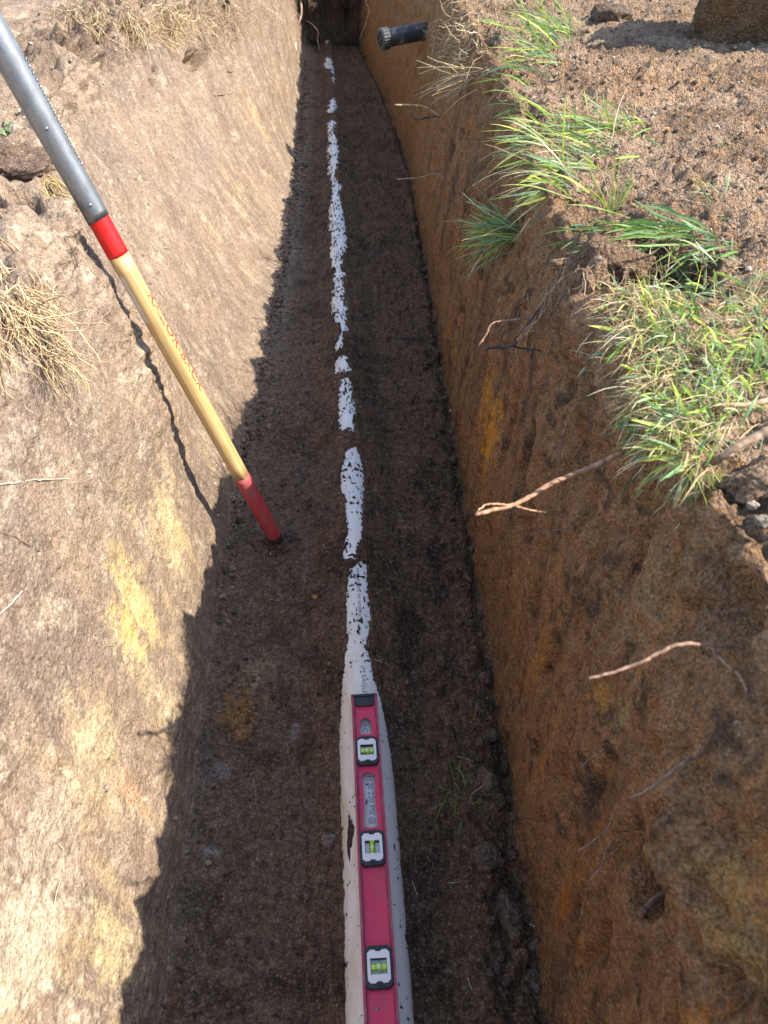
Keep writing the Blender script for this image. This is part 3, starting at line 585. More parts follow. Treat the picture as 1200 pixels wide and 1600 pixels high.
# socket: rolled sheet, mouth cut aslant, seam with crimps on the right
mb = MB(); ns, sg_ = 40, 48; V = []; F = []
for i in range(ns):
    for k in range(sg_):
        q_ = 2*math.pi*k/sg_; s0 = s_red2b+.004+.005*math.cos(q_-.5); s_ = s0+(1.42-s0)*i/(ns-1)
        rr = .0234+.0030*sstep(s_red2b, 1.3, s_)+.0004*math.sin(2*q_)
        V.append((rr*math.cos(q_), rr*math.sin(q_), s_))
F = [(i*sg_+k, i*sg_+(k+1) % sg_, (i+1)*sg_+(k+1) % sg_, (i+1)*sg_+k) for i in range(ns-1) for k in range(sg_)]
base = len(V)
for k in range(sg_): V.append((V[k][0]*.93, V[k][1]*.93, V[k][2]+.0004))
F += [(k, base+k, base+(k+1) % sg_, (k+1) % sg_) for k in range(sg_)]
mb.add(V, F); sock = mb.build('socket', M['galv'], shv)
for k, sv in enumerate(np.linspace(s_of(262), s_of(100), 17)):
    qa = rs*1.22; mb = MB(); rr = .0232+.0035*sstep(s_red2b, 1.3, sv); c0_ = np.array((rr*math.cos(qa), rr*math.sin(qa), sv)); t_ = np.array((-math.sin(qa), math.cos(qa), 0))
    tube(mb, [c0_-t_*.0035+np.array((0, 0, -.003)), c0_+np.array((math.cos(qa), math.sin(qa), 0))*.0018, c0_+t_*.0025+np.array((0, 0, .004))], [.0012, .0021, .0010], 6); mb.build('crimp', M['galv'], sock)
for py_, off in ((198, -.12), (317, -.05)):
    sv = s_of(py_); qa = rs*off; mb = MB(); rr = .0226+.0035*sstep(s_red2b, 1.3, sv)
    tube(mb, [np.array((math.cos(qa), math.sin(qa), 0))*(rr+d_)+np.array((0, 0, sv)) for d_ in (-.002, .0008, .0020, .0026)], [.0042, .0040, .0028, .0008], 12); mb.build('rivet', M['galv'], sock)
# blade, above the frame: dished round-point sheet
mb = MB(); V = []; na, nb = 18, 14
for i in range(na):
    p = i/(na-1); half = .105*min(1, (p/.06)**.5)*(1 if p < .6 else math.sqrt(max(.0, 1-((p-.6)/.4)**2))) + .002
    for k in range(nb):
        u_ = (k/(nb-1)*2-1); V.append((-.014-.030*u_*u_+.02*math.sin(p*3)-.03*p, half*u_, 1.40+.29*p))
F = [(i*nb+k, i*nb+k+1, (i+1)*nb+k+1, (i+1)*nb+k) for i in range(na-1) for k in range(nb-1)]
mb.add(V, F); bl = mb.build('blade', M['galv'], shv); sol = bl.modifiers.new('thickness', 'SOLIDIFY'); sol.thickness = .002
# lettering down the right of the wood, sticker remains on the left
me = text_mesh('lettering', 'RAZOR-BACK', .023, fat=.0002); co = np.array([v.co for v in me.vertices]); co[:, 0] -= (co[:, 0].max()+co[:, 0].min())/2
sa, sb = s_of(462), s_of(612); k_ = abs(sa-sb)/np.ptp(co[:, 0])
for v, cxy in zip(me.vertices, co):
    s_ = (sa+sb)/2-cxy[0]*k_; r_ = rad(s_)+.0005; qa = rs*(.98+cxy[1]/r_*1.0); v.co = (r_*math.cos(qa), r_*math.sin(qa), s_)
link('lettering', me, M['redprint'], shv)
mb = MB(); sa, sb = s_of(497), s_of(424); V = []
for i in range(8):
    for k in range(6):
        s_ = sa+(sb-sa)*i/7; qa = -rs*(.62+.75*k/5+(.05 if i % 2 else 0)*(k in (0, 5))); r_ = rad(s_)+.0004; V.append((r_*math.cos(qa), r_*math.sin(qa), s_))
mb.add(V, [(i*6+k, i*6+k+1, i*6+7+k, i*6+6+k) for i in range(7) for k in range(5)]); mb.build('sticker', M['sticker'], shv)

# ------------------------------------------------------------------ black pipe end / pop-up head sticking out of the right wall
M['plastic'] = scuff_mat('black_plastic_dusty', (.018, .020, .024), (.30, .27, .23), .45, 0, 22.0, .52, .72, (1, 1, 1))
bpt, bdep = hit(668, 48); tp = CAM+ray(593, 62)*(bdep*.985); a_ = unit(tp-bpt); ln = float(np.linalg.norm(tp-bpt)); r0 = 13.2*bdep/1200
spk = bpy.data.objects.new('sprinkler_head', None); COL.objects.link(spk); za = Vector(a_); spk.rotation_euler = za.to_track_quat('Z', 'Y').to_euler(); spk.location = Vector(bpt-a_*.08)
tag(spk, 'black ribbed sprinkler body poking out of the upper right trench wall', 'sprinkler'); LT = ln+.08
mb = MB(); tube(mb, [(0, 0, q_) for q_ in np.linspace(0, LT-.05, 10)], r0*.93, 32); mb.build('body', M['plastic'], spk)
mb = MB(); V = []; F = []; sgm = 72
prof = [(LT-.055, .95), (LT-.052, 1.10), (LT-.012, 1.12), (LT-.004, 1.04), (LT-.002, .80), (LT-.014, .76), (LT-.014, .02)]
for (z_, f_) in prof:
    for k in range(sgm):
        q_ = 2*math.pi*k/sgm; rib = 1+(.035 if (k % 3 == 0) else 0)*(1 if f_ > 1.05 else 0); V.append((r0*f_*rib*math.cos(q_), r0*f_*rib*math.sin(q_), z_))
F = [(i*sgm+k, i*sgm+(k+1) % sgm, (i+1)*sgm+(k+1) % sgm, (i+1)*sgm+k) for i in range(len(prof)-1) for k in range(sgm)]
mb.add(V, F); cap = mb.build('ribbed_cap', M['plastic'], spk, smooth=False)
for k in range(4):
    q_ = math.pi*k/2+.4; mb = MB(); box(mb, (0, 0, 0), (r0*.75, .008, .012)); o = mb.build('spoke', M['plastic'], cap); o.location = (r0*.38*math.cos(q_), r0*.38*math.sin(q_), LT-.008); o.rotation_euler = (0, 0, q_)

# ------------------------------------------------------------------ roots and sticks
TAN = c3(.42, .27, .17); DARK = c3(.10, .07, .06); PALE = c3(.55, .43, .30); BRN = c3(.26, .15, .10); STRAW = c3(.55, .42, .20)
def path_px(pts):
    """(x, y, lift): lift = metres in front of the surface behind that spot; None lift in the middle is interpolated"""
    out = []
    for (x, y, lift) in pts:
        _, d_ = hit(x, y); out.append((x, y, d_, lift))
    d0 = out[0][2]; res = []
    for (x, y, d_, lift) in out:
        dd = d_-lift if lift < .5 else lift-1; res.append(CAM+ray(x, y)*dd)
    return np.array(res)
def root(name, label, cat, lines, col, r0_, group=None, jit=.0004, seg=7, matl=None, follow=False):
    mb = MB()
    for li, ln_ in enumerate(lines):
        pts, ra, rb = ln_[:3]; fl_ = len(ln_) > 3
        # depth of each point: start of the root in the wall, then leaning free by the given amount
        if li == 0 or follow: d0 = hit(pts[0][0], pts[0][1])[1]
        fol = follow or fl_; P = []
        for (x, y, lift) in pts:
            dd = (hit(x, y)[1]-lift) if fol else d0-lift
            P.append(CAM+ray(x, y)*dd)
        P = smooth_path(P, 6, jit); kk = np.linspace(0, 1, len(P)); cc_ = np.array(col)[None, :]*(1+.25*rng.normal(0, 1, (len(P), 1)))
        if isinstance(r0_, str): pass
        tube(mb, P, (ra+(rb-ra)*kk)*(1+.05*rng.normal(0, 1, len(P))), seg, np.clip(cc_, .02, .9))
    o = mb.build(name, matl or M['root']); tag(o, label, cat, group); return o
G_ = 'bare roots sticking out of the trench walls'
root('root', 'thick tan root with forked tip pointing left from under the big grass sod', 'root', [([(1005, 695, -.01), (965, 710, .015), (930, 728, .02), (860, 757, .05), (830, 775, .06), (800, 790, .07), (770, 797, .09), (743, 804, .10)],   .0040, .0024), ([(800, 790, .07), (775, 787, .09), (756, 790, .10), (745, 801, .11)], .0016, .0010), ([(802, 790, .07), (825, 796, .06), (852, 801, .04)], .0018, .0010)], c3(.38, .21, .12), 1, G_)
root('root', 'long smooth tan root with a branch dropping right on the near right wall', 'root', [([(1168, 1013, -.005), (1115, 1008, .01), (1063, 1007, .02), (1035, 1018, .02), (1000, 1035, .02), (960, 1050, .02), (920, 1060, .02)], .0024, .0016), ([(1112, 1009, .018), (1132, 1035, .018), (1155, 1055, .018), (1165, 1075, .012), (1177, 1108, .002)], .0020, .0014, 1)], c3(.30, .18, .12), 1, G_)
root('root', 'slender dark segmented root slanting down left below the branched tan root', 'root', [([(1148, 1155, -.005), (1120, 1163, .01), (1090, 1180, .02), (1050, 1205, .04), (1010, 1235, .05), (983, 1246, .06)], .0030, .0010)], c3(.26, .16, .10), 1, G_)
root('root', 'short reddish root entering at the right edge of the near wall', 'root', [([(1205, 1104, .0), (1180, 1115, .012), (1160, 1128, .012), (1148, 1130, .01), (1138, 1150, .0)], .0028, .0012)], c3(.42, .22, .14), 1, G_)
root('root', 'stubby broken dark root over a black hollow at lower right', 'root', [([(1085, 1383, -.01), (1062, 1388, .008), (1035, 1398, .02), (1008, 1418, .03)], .0042, .0040), ([(1008, 1420, .03), (1003, 1428, .03), (1010, 1436, .025)], .0048, .0035)], c3(.20, .12, .075), 1, G_)
root('root', 'crooked brown root bending down to a tip on the middle right wall', 'root', [([(838, 496, -.005), (800, 500, .015), (770, 505, .03), (760, 522, .03), (747, 541, .03)], .0020, .0018)], c3(.30, .18, .12), 1, G_)
root('root', 'black knotted root below the crooked brown one', 'root', [([(850, 470, .0), (835, 492, .01), (815, 520, .02), (800, 540, .02), (765, 543, .03), (758, 548, .03)], .0016, .0034), ([(800, 540, .02), (820, 545, .01), (845, 548, .0)], .0022, .0012)], c3(.075, .05, .045), 1, G_)
root('root', 'thin orange root hanging diagonally above the black knotted root', 'root', [([(855, 478, .0), (840, 500, .012), (820, 515, .02), (808, 533, .02)], .0012, .0012)], c3(.42, .24, .12), 1, G_)
root('root', 'pale snapped root high on the right wall below the sprinkler', 'root', [([(694, 185, -.01), (672, 172, .03), (660, 166, .05), (640, 164, .07), (617, 164, .09)], .0042, .0040)], c3(.52, .36, .20), 1, G_)
root('root', 'dark looped root just under the pale snapped root', 'root', [([(690, 180, -.01), (665, 184, .03), (650, 186, .05), (641, 178, .06), (639, 172, .06)], .0052, .0040)], c3(.20, .14, .11), 1, G_)
root('root', 'thin pinkish root reaching left across the upper right wall', 'root', [([(706, 292, -.01), (692, 277, .02), (680, 271, .03), (655, 277, .05), (621, 280, .07)], .0022, .0020), ([(684, 272, .03), (676, 295, .02), (655, 318, .01)], .0012, .0008)], c3(.40, .26, .20), 1, G_)
root('root', 'thick brown root hanging down the far end of the left wall', 'root', [([(469, -8, .02), (471, 20, .06), (466, 40, .08), (464, 56, .06), (466, 80, .02)], .013, .006)], c3(.30, .20, .15), 1, G_)
root('root', 'thin pale root curling over the shadow at the far trench end', 'root', [([(476, 31, .0), (488, 38, .1), (497, 50, .2), (496, 62, .2), (500, 79, .2)], .0042, .0032)], c3(.50, .36, .24), 1, G_)
root('root', 'long pale rootlet hanging at the top of the far right wall', 'root', [([(572, -8, .2), (572, 5, .2), (577, 15, .2), (571, 38, .2), (562, 61, .2)], .0040, .0030)], c3(.52, .36, .22), 1, G_)
root('root', 'white curved root base beside the lit foot of the left wall', 'root', [([(462, 66, .01), (463, 78, .03), (467, 90, .04)], .006, .003)], c3(.60, .50, .40), 1, G_, follow=True)
root('root', 'thin wavy pale root lying across the left wall at the photo edge', 'root', [([(-5, 757, .003), (25, 754, .004), (50, 750, .004), (85, 749, .004), (138, 745, .002)], .0016, .0010)], c3(.52, .42, .32), 1, G_, follow=True)
root('root', 'dark short root low on the left wall below the wavy pale root', 'root', [([(-4, 830, .003), (20, 838, .003), (45, 852, .003), (62, 862, .001)], .0015, .0010)], c3(.14, .10, .08), 1, G_, follow=True)
root('root', 'fine pale root slanting up right at the left photo edge', 'root', [([(-4, 962, .003), (15, 945, .003), (36, 922, .001)], .0010, .0008)], c3(.60, .50, .40), 1, G_, follow=True)
root('root', 'thin dark root winding down the left bank beside the shovel band', 'root', [([(92, 362, .003), (108, 380, .004), (118, 405, .004), (122, 418, .004)], .0011, .0009), ([(140, 385, .003), (118, 418, .004), (108, 440, .004), (84, 475, .002)], .0014, .0009)], c3(.15, .10, .08), 1, G_, follow=True)
root('root', 'hair-thin yellow root running down left bank to the shovel shadow', 'root', [([(92, 362, .003), (125, 390, .004), (150, 430, .004), (185, 470, .004), (214, 488, .002)], .0009, .0007)], c3(.55, .42, .22), 1, G_, follow=True)
root('root', 'thin white root curving on left wall just right of the red band', 'root', [([(203, 380, .003), (225, 400, .004), (235, 425, .004), (252, 442, .004), (262, 463, .002)], .0012, .0008)], c3(.52, .42, .32), 1, G_, follow=True)
root('twig', 'small straight twig stuck flat on the upper left wall', 'twig', [([(335, 149, .004), (350, 147, .006), (366, 144, .004)], .0032, .0028)], c3(.30, .20, .13), 1, follow=True)
root('twig', 'curved dark twig on the upper left wall above the straight one', 'twig', [([(347, 109, .003), (362, 112, .006), (373, 107, .008), (375, 101, .008)], .0026, .0020)], c3(.22, .15, .11), 1, follow=True)
root('twig', 'forked twig hanging below the dry roots of the upper left wall', 'twig', [([(352, 76, .004), (362, 60, .008), (380, 52, .01)], .0030, .0022)], c3(.32, .22, .15), 1, follow=True)
root('root', 'fine rootlet arching on the left wall face left of the far pipe', 'root', [([(328, 408, .002), (345, 388, .004), (368, 372, .005), (384, 356, .003)], .0010, .0008)], c3(.42, .32, .22), 1, G_, follow=True)
root('root', 'thin root slanting from the smooth face of the lower right wall', 'root', [([(958, 1262, .0), (954, 1285, .01), (940, 1303, .02), (925, 1316, .02), (903, 1330, .02)], .0011, .0009)], c3(.30, .20, .14), 1, G_)
root('root', 'fine branching rootlet below the thin slanting one on right wall', 'root', [([(978, 1312, .0), (965, 1325, .01), (955, 1336, .01)], .0010, .0007), ([(955, 1312, .0), (945, 1335, .008), (938, 1355, .01), (915, 1383, .01)], .0009, .0006)], c3(.34, .22, .16), 1, G_)
root('root', 'short straight rootlet beside the dark vertical cleft on right wall', 'root', [([(945, 1170, .0), (925, 1183, .01), (908, 1200, .02)], .0009, .0007)], c3(.42, .30, .20), 1, G_)
root('root', 'thin horizontal rootlet under the thick forked tan root', 'root', [([(900, 824, .0), (860, 830, .01), (808, 838, .02)], .0012, .0008)], c3(.22, .15, .11), 1, G_)
root('root', 'long drooping rootlet crossing the right wall below the small grass tuft', 'root', [([(930, 600, .0), (905, 625, .01), (880, 675, .015), (873, 720, .01), (868, 790, .0)], .0010, .0006)], c3(.26, .17, .12), 1, G_)
root('stick', 'grey brown woody stick slanting up right below the big grass sod', 'stick', [([(1045, 782, .0), (1080, 771, .02), (1120, 765, .03), (1160, 748, .03), (1210, 728, .03)], .0035, .0065)], c3(.34, .25, .20), 1, 'broken sticks in the grass sod')
root('stick', 'pale split stick lying right across the grass sod edge', 'stick', [([(1104, 636, .01), (1140, 634, .03), (1175, 632, .03), (1210, 622, .03)], .0028, .0040)], c3(.38, .26, .16), 1, 'broken sticks in the grass sod')
root('stick', 'bleached grey stick angled up right between split stick and woody stick', 'stick', [([(1115, 722, .01), (1140, 705, .03), (1170, 688, .03), (1210, 668, .03)], .0030, .0055)], c3(.30, .20, .13), 1, 'broken sticks in the grass sod')

# straws lying about
for k, (x0, y0, x1, y1, lab) in enumerate([(84, 1424, 96, 1372, 'pale dry straw lying on the lower left wall'), (100, 1330, 92, 1318, 'short white straw above the pale one on the left wall'), (421, 874, 424, 862, 'tiny yellow straw on the floor beside the shovel tip'),
        (140, 92, 152, 84, 'white chip of straw on the upper left bank'), (105, 75, 128, 88, 'orange leaf strip on the upper left bank'), (16, 1140, 20, 1128, 'short white straw at the left photo edge'), (644, 1376, 652, 1398, 'thin straw on the dark floor right of the level'),
        (497, 1128, 507, 1160, 'curved brown rootlet on the floor left of the level'), (728, 1520, 738, 1548, 'fine pale straw at the bottom on the right floor'), (836, 1448, 822, 1440, 'short straw against the right wall foot'), (699, 1380, 718, 1378, 'tan wood chip on the dark right floor'),
        (744, 1100, 736, 1130, 'reddish rootlet on the floor near right wall foot'), (715, 1182, 740, 1190, 'forked pale rootlet among the clods at right'), (580, 1030, 596, 1034, 'thin brown fibre right of the pipe above the level')]):
    root('straw', lab, 'straw', [([(x0, y0, .002), ((x0+x1)/2+rnd.uniform(-3, 3), (y0+y1)/2, .005), (x1, y1, .003)], .0009, .0007)], (c3(.55, .45, .28) if k not in (4, 7, 11) else c3(.45, .20, .08)), 1, seg=5, follow=True)

# ------------------------------------------------------------------ hanging mats of fibrous roots
def fibres(name, label, cat, spots, n_, length, dirv, r_, cols, spread=.5, curl=.25, droop=.6, group=None, matl=None, seg=4, lift=.0):
    mb = MB()
    for i in range(n_):
        x, y, wx, wy2 = spots[rnd.randrange(len(spots))]; p, d_ = hit(x+rnd.gauss(0, wx), y+rnd.gauss(0, wy2))
        if p[2] < .25 and name != 'x' and lift >= 0 and y < 700: pass
        dv = unit(np.array(dirv)+rng.normal(0, spread, 3)); Ln = length*rnd.uniform(.35, 1.25); P = [p+unit(CAM-p)*lift*rnd.random()]; st_ = 8
        for k in range(st_):
            dv = unit(dv+rng.normal(0, curl, 3)+np.array((0, 0, -droop/st_))); P.append(P[-1]+dv*Ln/st_)
        c_ = np.array(cols[rnd.randrange(len(cols))])*rnd.uniform(.65, 1.25); r1 = r_*rnd.uniform(.6, 1.3)
        tube(mb, P, np.linspace(r1, r1*.55, len(P)), seg, c_, cap=False)
    o = mb.build(name, matl or M['root']); tag(o, label, cat, group); return o
GM = 'mats of fine dry roots hanging from the banks'
fc1 = [c3(.52, .38, .20), c3(.45, .32, .18), c3(.60, .47, .28), c3(.33, .22, .13)]
fibres('root_mat', 'dense straw coloured root mat hanging on the left bank at photo edge', 'roots', [(10, 440, 18, 16), (45, 470, 18, 20), (20, 500, 18, 25), (70, 520, 12, 18)], 360, .11, (.25, -.05, -.9), .0011, fc1, .38, .26, .5, GM, lift=.035)
fibres('root_mat', 'loose reddish roots drooping from the clod at the left photo edge', 'roots', [(5, 310, 8, 15), (20, 330, 10, 12), (5, 380, 6, 12)], 22, .15, (.35, -.1, -.9), .0014, [c3(.42, .26, .16), c3(.55, .40, .22)], .2, .14, .5, GM, lift=.02)['kind'] = 'stuff'
fibres('root_mat', 'yellowish root wisp above the shovel shadow on left bank', 'roots', [(75, 280, 10, 8), (88, 295, 10, 8)], 34, .10, (.5, -.05, -.7), .0011, [c3(.55, .42, .16), c3(.48, .34, .14)], .22, .18, .4, GM, lift=.015)
fibres('root_mat', 'dark hollow fringe of dry roots at the top left bank', 'roots', [(110, 15, 22, 12), (150, 25, 22, 12), (190, 18, 22, 12)], 420, .14, (.15, -.15, -.9), .0013, fc1, .4, .3, .3, GM, lift=.04)
fibres('root_mat', 'tangled pale root fringe between the two dark holes of the upper left bank', 'roots', [(235, 35, 24, 18), (270, 20, 24, 14)], 420, .15, (.15, -.15, -.9), .0016, fc1, .45, .32, .3, GM, lift=.04)
fibres('root_mat', 'brown brushy root fringe right of the holes on the upper left bank', 'roots', [(325, 30, 18, 18), (360, 20, 18, 16)], 380, .16, (.1, -.15, -.9), .0018, [c3(.42, .30, .18), c3(.34, .23, .14), c3(.52, .40, .25)], .4, .3, .3, GM, lift=.04)
fibres('root_mat', 'small root fringe at the top of the far left wall', 'roots', [(425, 12, 16, 10)], 110, .14, (.1, -.15, -.9), .0017, fc1, .4, .3, .3, GM, lift=.04)
fibres('root_mat', 'bushy blond dry roots beside the sprinkler on the right wall', 'roots', [(700, 60, 18, 18), (720, 90, 16, 14), (735, 30, 18, 16)], 330, .10, (-.55, -.2, -.3), .0015, [c3(.55, .42, .24), c3(.45, .32, .18), c3(.62, .50, .32)], .55, .3, .3, GM, lift=.03)
fibres('root_mat', 'long straws reaching left under the blond roots of right wall', 'roots', [(730, 125, 14, 8), (745, 110, 10, 6)], 26, .20, (-.9, -.1, -.15), .0014, [c3(.60, .46, .24)], .25, .1, .2, GM, lift=.03)
fibres('root_mat', 'fine brown root fuzz on the right wall below upper grass tufts', 'roots', [(790, 200, 24, 30), (760, 270, 24, 30), (780, 140, 20, 20)], 240, .07, (-.4, -.1, -.8), .0009, [c3(.32, .22, .14), c3(.26, .17, .11)], .6, .3, .4, GM, lift=.01)['kind'] = 'stuff'
fibres('root_mat', 'fine roots dangling under the overhanging grass clod', 'roots', [(900, 430, 30, 14), (980, 440, 30, 14), (860, 420, 20, 20), (830, 470, 30, 24)], 130, .08, (-.15, -.1, -.95), .0008, [c3(.36, .25, .16), c3(.26, .18, .12), c3(.5, .38, .24)], .3, .22, .5, GM, lift=.02)['kind'] = 'stuff'
fibres('root_mat', 'sparse thin rootlets on the right wall around the black knotted root', 'roots', [(800, 600, 50, 50), (850, 700, 50, 60), (830, 520, 30, 30)], 60, .05, (-.3, -.2, -.8), .0006, [c3(.30, .20, .13), c3(.20, .14, .10)], .5, .3, .4, GM, lift=.01)['kind'] = 'stuff'

# ------------------------------------------------------------------ grass
GREEN = [c3(.22, .34, .08), c3(.34, .46, .09), c3(.17, .28, .12), c3(.45, .52, .10), c3(.28, .38, .20)]; DRY = [c3(.62, .50, .25), c3(.50, .35, .18), c3(.68, .58, .38)]
def blade(mb, p, dv, Ln, wd, col, droop=.5, curl=.06, n_=7):
    P = [p]; dv = unit(dv); w2 = unit(np.cross(dv, rng.normal(0, 1, 3))); tw = rng.normal(0, .12)
    for k in range(n_):
        dv = unit(dv+rng.normal(0, curl, 3)+np.array((0, 0, -droop/n_))); P.append(P[-1]+dv*Ln/n_)
    V, Cc = [], []
    for k, q_ in enumerate(P):
        f_ = k/n_; t = unit(P[min(k+1, n_)]-P[max(k-1, 0)]); w2 = unit(w2-t*np.dot(w2, t)+np.cross(t, w2)*tw); nrm = np.cross(t, w2)
        hw = wd/2*(.65+.7*f_ if f_ < .5 else 1.0)*(1 if f_ < .72 else max(.06, (1-f_)/.28)); V += [q_-w2*hw, q_-nrm*hw*.35, q_+w2*hw]; cc_ = col*(.75+.45*f_); Cc += [cc_, cc_*.9, cc_]
    F = [(3*k+j_, 3*k+j_+1, 3*k+j_+4, 3*k+j_+3) for k in range(n_) for j_ in (0, 1)]
    mb.add(V, F, np.array(Cc))
def tuft(name, label, spots, n_, length, dirv, wd, dry=.2, spread=.35, droop=.6, group=None, tint=None, lift=0.0, curl=.07):
    mb = MB()
    for i in range(n_):
        x, y, wx, wy2 = spots[rnd.randrange(len(spots))]; p, _ = hit(x+rnd.gauss(0, wx), y+rnd.gauss(0, wy2)); p = p+unit(CAM-p)*lift*rnd.random()-np.array((0, 0, .004))
        isdry = rnd.random() < dry; c_ = (DRY[rnd.randrange(3)] if isdry else GREEN[rnd.randrange(5)])*rnd.uniform(.8, 1.45)
        if tint is not None and not isdry: c_ = c_*.4+tint*.6
        blade(mb, p, np.array(dirv)+rng.normal(0, spread, 3), length*rnd.uniform(.4, 1.2), wd*rnd.uniform(.55, 1.2)*(.6 if isdry else 1), c_, droop*rnd.uniform(.2, 1.5)+(.3 if isdry else 0), curl)
    o = mb.build(name, M['grass']); tag(o, label, 'grass', group); return o
GT = 'grass tufts along the right trench lip'
tuft('grass_tuft', 'bright green grass tuft topmost on the right lip of the trench', [(880, 62, 14, 14), (860, 85, 12, 12), (895, 50, 10, 8)], 120, .25, (-.75, .12, .28), .0062, .12, .30, .7, GT)
tuft('grass_tuft', 'few long thin blades fanning left below the topmost tuft', [(828, 158, 6, 6), (835, 130, 5, 5)], 16, .17, (-.75, .2, .30), .0050, .15, .38, .5, GT)
tuft('grass_tuft', 'wide bed of narrow yellow green blades swept left on right lip', [(930, 205, 22, 12), (960, 225, 22, 12), (920, 260, 18, 14), (895, 285, 16, 12), (880, 240, 16, 16), (985, 200, 20, 10), (870, 210, 14, 14)], 350, .16, (-.9, -.02, .18), .0046, .30, .34, .45, GT)
tuft('grass_tuft', 'separate grass tuft hanging out furthest left over the trench', [(800, 368, 7, 8), (808, 352, 5, 6)], 95, .15, (-.9, .05, .16), .0046, .15, .34, .45, GT, lift=.07)
tuft('grass_tuft', 'upright yellow green sprig on the edge of the overhanging clod', [(960, 335, 5, 5)], 14, .10, (-.15, .3, .8), .0034, .1, .35, .4, GT, tint=c3(.32, .42, .05))
tuft('grass_tuft', 'long broad blue green blades sweeping left over the clod', [(1140, 358, 8, 10), (1110, 365, 10, 8), (1060, 360, 14, 8), (1010, 362, 12, 8), (1150, 380, 8, 8)], 130, .19, (-.95, -.1, .12), .0052, .12, .2, .6, GT, tint=c3(.16, .30, .10))
tuft('grass_tuft', 'short pale blades pointing up left from the sandy ground', [(1128, 305, 6, 6), (1118, 320, 6, 5)], 12, .075, (-.6, .5, .35), .0045, .2, .3, .4, GT)
tuft('grass_tuft', 'whitish broad leaf cluster just above the big grass sod', [(1125, 395, 8, 8), (1110, 410, 8, 6)], 18, .06, (-.6, .1, .35), .0052, .2, .4, .5, GT, tint=c3(.40, .48, .32))
tuft('grass_tuft', 'tiny fallen green blades lying on the sandy ground at right', [(1160, 235, 14, 6), (1000, 175, 12, 6), (1040, 220, 10, 5)], 12, .06, (-.7, .3, .1), .0042, .3, .4, .4, GT)
tuft('grass_tuft', 'dry bent straws dangling from the front of the clod', [(960, 372, 30, 6), (1000, 372, 20, 6), (1040, 372, 20, 6)], 34, .085, (-.5, -.25, .05), .0028, .85, .4, 1.3, GT)
sod_spots = [(1010, 470, 22, 18), (1060, 480, 25, 22), (1120, 470, 25, 22), (1180, 480, 20, 25), (1000, 540, 22, 25), (1060, 560, 28, 28), (1130, 560, 28, 28), (1190, 560, 20, 30), (1030, 630, 20, 28), (1090, 640, 25, 28), (1160, 620, 25, 25), (1050, 690, 18, 25), (1100, 690, 18, 20)]
sod = empty('grass_sod', hit(1080, 560)[0].tolist()); tag(sod, 'large mixed green and straw grass sod draped over the near right lip', 'grass sod')
def child_of(o, p):
    bpy.context.view_layer.update(); o.parent = p; o.matrix_parent_inverse = p.matrix_world.inverted()
    for k in ('category', 'label', 'group'):
        if k in o: del o[k]
o = tuft('green_blades', 'x', sod_spots, 950, .052, (-.45, -.05, .45), .0040, .0, .55, .9, lift=.02); child_of(o, sod); o['kind'] = 'stuff'
o = tuft('dry_blades', 'x', sod_spots+[(1000, 580, 20, 60), (980, 520, 12, 40), (975, 470, 14, 18), (1020, 450, 20, 14)], 1500, .055, (-.5, -.1, .35), .0028, 1.0, .65, .9, lift=.035); child_of(o, sod); o['kind'] = 'stuff'
o = tuft('drooping_blades', 'x', [(1040, 690, 22, 28), (1080, 720, 24, 20), (1010, 650, 14, 28), (1110, 740, 18, 12)], 170, .055, (-.35, -.25, -.35), .0028, .55, .35, 1.2, lift=.02); child_of(o, sod); o['kind'] = 'stuff'
tuft('grass_tuft', 'little dark green grass tuft growing among clods on the trench floor', [(705, 1248, 12, 5), (722, 1240, 8, 5), (735, 1250, 5, 4)], 46, .075, (.05, .05, .5), .0028, .2, .75, .7, None, tint=c3(.10, .20, .04))
tuft('seedling', 'tiny green weed leaves at the left photo edge above the clod', [(2, 200, 5, 8), (12, 212, 5, 4)], 16, .035, (.3, 0, .5), .008, .0, .6, .4, None, tint=c3(.12, .26, .07))
tuft('seedling', 'small green sprout on the floor right of the pipe', [(614, 906, 4, 2)], 7, .02, (0, 0, .4), .004, .0, .8, .3, None)
tuft('seedling', 'faint green sprig on the far floor beyond the pipe end', [(556, 95, 6, 3)], 10, .07, (.1, 0, .4), .006, .1, .7, .3, None)

# ------------------------------------------------------------------ clods, stones and crumbs
ICO = {}
for sdv in (1, 2, 3, 4, 5):
    bm = bmesh.new(); bmesh.ops.create_icosphere(bm, subdivisions=sdv, radius=1); ICO[sdv] = (np.array([v.co[:] for v in bm.verts]), [tuple(v.index for v in f.verts) for f in bm.faces]); bm.free()
def lump_geo(sub, seed, rough=.25, cuts=5, fine=.0):
    r2 = np.random.default_rng(seed); V = ICO[sub][0].copy()
    for _ in range(cuts):
        nv = unit(r2.normal(0, 1, 3)); d_ = r2.uniform(.55, .9); k = V@nv; V = V-np.outer(np.maximum(0, k-d_), nv)*.85
    a_ = perlin(V[:, 0]*1.3+seed, V[:, 1]*1.3+V[:, 2]*.9, seed % 9)+.5*perlin(V[:, 1]*3+seed, V[:, 2]*3-V[:, 0]*2, seed % 7)
    V = V*(1+rough*a_[:, None])
    if fine: V = V*(1+fine*(perlin(V[:, 0]*9, V[:, 1]*9+V[:, 2]*7, 3)+.6*perlin(V[:, 0]*22+V[:, 2]*9, V[:, 1]*22, 4))[:, None])
    return V, ICO[sub][1]
